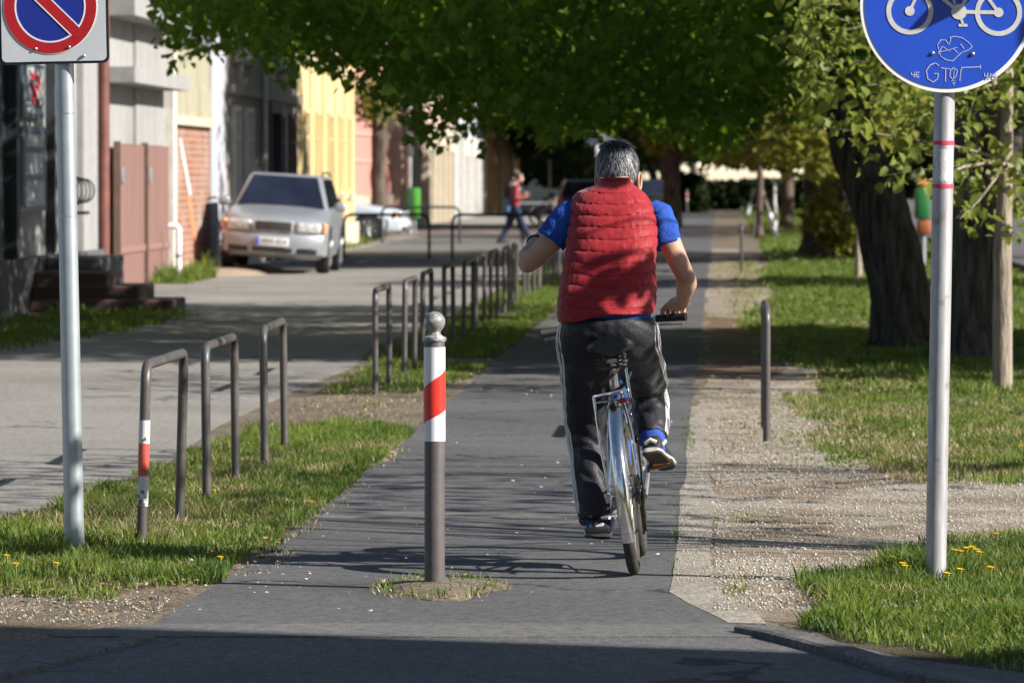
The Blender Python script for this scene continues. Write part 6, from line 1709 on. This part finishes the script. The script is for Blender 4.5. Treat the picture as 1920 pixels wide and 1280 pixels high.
# stakes with white painted feet around the young staked tree
M['stake'] = simple('stake_wood', (0.16,0.14,0.11), .9, var=.3); M['lime_white'] = simple('limewash', (0.62,0.62,0.66), .9, var=.15)
for (x0,y0,x1,y1,lab) in ((1417,447,1428,335,'left upright stake with a white foot beside the young staked tree'),(1457,445,1425,345,'slanting stake with a long white foot right of the young staked tree'),(1453,425,1452,338,'white stake standing upright behind the slanting stake'),(1400,405,1415,352,'short slanting stake left of the young staked tree')):
    a = at(x0, y0); b_ = atv(x1, y1, a.y)
    t = thing('tree_stake', (a.x, a.y, 0), lab, 'stake', 0, 'stakes round the young tree')
    q = MB(); q.tube([a.lerp(b_,.45), b_], .05, 8); q.build('stake_shaft', M['stake'] if y0 > 430 or y0 < 410 else M['lime_white'], t, world=True)
    q = MB(); q.tube([a+V((0,0,-.03)), a.lerp(b_,.449)], .075, 8); q.build('painted_foot', M['lime_white'], t, world=True)

# --- pollarded tree in front of the pink house
PT = atv(716, 430, 141)
t = thing('pollarded_tree', (PT.x, PT.y, 0), 'gnarled pollarded trunk with sparse new shoots in front of the pink house', 'tree')
pp_ = lambda x, y: atv(x, y, 141)
paths = [([V((PT.x,141,-.05)), pp_(717,420), pp_(712,380), pp_(708,330), pp_(712,280), pp_(716,240), pp_(714,215)], [.36,.28,.23,.20,.22,.26,.18]),
         ([pp_(714,250), pp_(728,238), pp_(742,232), pp_(744,228)], [.2,.2,.17,.08]), ([pp_(716,225), pp_(722,195), pp_(722,170)], [.2,.17,.08]), ([pp_(712,225), pp_(700,200), pp_(698,185)], [.2,.15,.07])]
trunk_mesh(paths, 4, .16).build('trunk', M['bark_brown'], t, world=True)
c0 = pp_(712,185)
pts = crown_points((c0.x-.1,141,c0.z+.1), (.85,.8,.95), 700, .48, 1.6, .1)
V_, F_ = leaves(pts-np.array([PT.x,PT.y,0]), .13, .6); link('crown', fastmesh('crown', V_, F_), M['leaf_yellow'], t, smooth=False)

# --- off to the right: two slight trees that dapple the rider, and trees added to shade the street
def slight(bx_, by_, c, r, n, lab, sz=.105, thr=.5, seed=1):
    tp = [([V((bx_,by_,-.05)), V((bx_,by_,1.2)), V((bx_+.03,by_,3.0)), V((c[0],c[1],c[2]))], [.075,.065,.055,.03])]
    rr_ = random.Random(seed)
    tp += branches(V((bx_+.03,by_,2.8)), [V(c)+V((rr_.uniform(-.9,.9)*r[0], rr_.uniform(-.9,.9)*r[1], rr_.uniform(-.6,.8)*r[2])) for _ in range(16)], .025, .004, .1)
    pts = crown_points(c, r, n, thr, 1.3, .05)
    tree('slight_tree', lab, (bx_,by_), tp, M['bark_grey'], [(pts, sz, .6)], M['leaf_young'], None, seed)
slight(6.3, 20.8, (5.7,22.3,5.0), (2.3,1.6,1.6), 480, 'slight tree outside the right picture edge whose leaves dapple the rider', .105, .50, 3)
pts_ = crown_points((2.5,20.84,3.1), (1.4,.28,.62), 150, .525, 2.4, .0, 2.45)  # leaf spray out of view, shaped to dapple the rider's vest
tw = branches((6.0,21.3,3.4), [(1.7,20.9,2.8),(2.2,20.5,3.3),(2.0,21.2,3.1),(2.9,20.9,2.95)], .02, .004, .05)
tree('slight_tree', 'low reaching young tree outside the right picture edge, shaped to dapple the rider', (6.0,21.9), [([V((6.0,21.9,-.05)), V((6.0,21.7,1.6)), V((6.0,21.3,3.4)), V((5.9,21.3,4.6))], [.06,.055,.045,.02])]+tw, M['bark_grey'], [(pts_, .115, .7)], M['leaf_young'], None, 9)
slight(6.1, 27.5, (6.6,25.5,5.4), (2.4,2.4,1.8), 800, 'slight tree outside the right picture edge, shading the pavement lightly', .11, .50, 5)
def park(x, y, c, r, n, lab, seed):  # trees added for the shade they cast, mostly out of view
    tp = [([V((x,y,-.05)), V((x,y,1)), V((x+.1,y,3.5)), V(c)], [.5,.36,.3,.12])]
    tp += branches(V((x+.1,y,3.3)), [V(c)+V((random.uniform(-.8,.8)*r[0], random.uniform(-.8,.8)*r[1], random.uniform(-.5,.6)*r[2])) for _ in range(8)], .12, .02)
    tree('added_shade_tree', lab, (x,y), tp, M['bark_dark'], [(crown_points(c, r, n, .45, .6, .2), .32, .5)], M['leaf_dark'], 'trees added across the far road for shade', seed)
park(9.5, 45, (9.2,46.0,5.3), (3.4,7.2,2.7), 13000, 'big tree added across the far road for its shade, nearest the camera', 11)
park(10, 76, (9.5,76,5.6), (3.2,4.0,2.8), 3600, 'big tree added across the far road for its shade, second along', 12)
park(9.5, 104, (9.0,104,6.4), (4.0,8,4.0), 6000, 'big tree added across the far road for its shade, third along', 13)
park(11, 150, (10,155,8), (6,22,5), 9000, 'big tree added across the far road for its shade, fourth along', 14)
park(12, 220, (11,225,8), (7,30,5.4), 9000, 'big tree added across the far road for its shade, fifth along', 15)
# --- trees over the far end of the street
def streettree(x, y, c, r, n, lab, sz, seed, zmin, leafm='leaf_dark'):
    tp = [([V((x,y,-.05)), V((x,y,1)), V((x+.1,y,3.2)), V(c)], [.34,.27,.22,.1])]
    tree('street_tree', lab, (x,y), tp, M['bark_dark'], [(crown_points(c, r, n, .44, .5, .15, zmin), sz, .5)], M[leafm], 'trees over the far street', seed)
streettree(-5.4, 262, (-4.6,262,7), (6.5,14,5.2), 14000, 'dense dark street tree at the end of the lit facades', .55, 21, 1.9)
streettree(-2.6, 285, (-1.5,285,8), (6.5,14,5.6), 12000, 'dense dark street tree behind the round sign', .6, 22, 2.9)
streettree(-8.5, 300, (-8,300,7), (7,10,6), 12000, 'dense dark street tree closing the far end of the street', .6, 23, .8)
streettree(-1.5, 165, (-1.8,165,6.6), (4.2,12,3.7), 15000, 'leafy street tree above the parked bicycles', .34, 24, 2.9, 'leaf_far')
# --- hedge and wood closing the view
def mass(name, lab, cat, c, r, n, sz, kind=None, zmin=.02):
    t = thing(name, (c[0],c[1],0), lab, cat)
    pts = np.array(c)+(rng.rand(n,3)*2-1)*np.array(r); pts = pts[(pts[:,2] > zmin)]
    pts = pts[pts[:,2] < c[2]+r[2]*(.75+.35*GA(pts[:,0]*.5, pts[:,1]*.3))]
    V_, F_ = leaves(pts-np.array([c[0],c[1],0]), sz, .5); link('foliage', fastmesh('foliage', V_, F_), M['hedge'], t, smooth=False)
    q = MB()
    for k in range(10): 
        x = -r[0]+2*r[0]*(k+.5)/10; q.tube([(x,0,0),(x+.1,.1,(c[2]+r[2])*.7)], .05, 6)
    q.build('stems', M['bark_dark'], t)
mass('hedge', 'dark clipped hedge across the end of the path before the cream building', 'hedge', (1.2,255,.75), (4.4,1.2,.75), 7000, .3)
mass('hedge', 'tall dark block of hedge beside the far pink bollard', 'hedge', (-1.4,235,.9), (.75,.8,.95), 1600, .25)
w_ = np.stack([-70+rng.rand(60000)*170, 372+rng.rand(60000)*16, rng.rand(60000)**.8*15], 1)
w_ = w_[(w_[:,2] < 5+9*GA(w_[:,0]*.11, w_[:,1]*.05)) & ((w_[:,2] > 4.8) | (w_[:,0] < -2) | (w_[:,0] > 12))]
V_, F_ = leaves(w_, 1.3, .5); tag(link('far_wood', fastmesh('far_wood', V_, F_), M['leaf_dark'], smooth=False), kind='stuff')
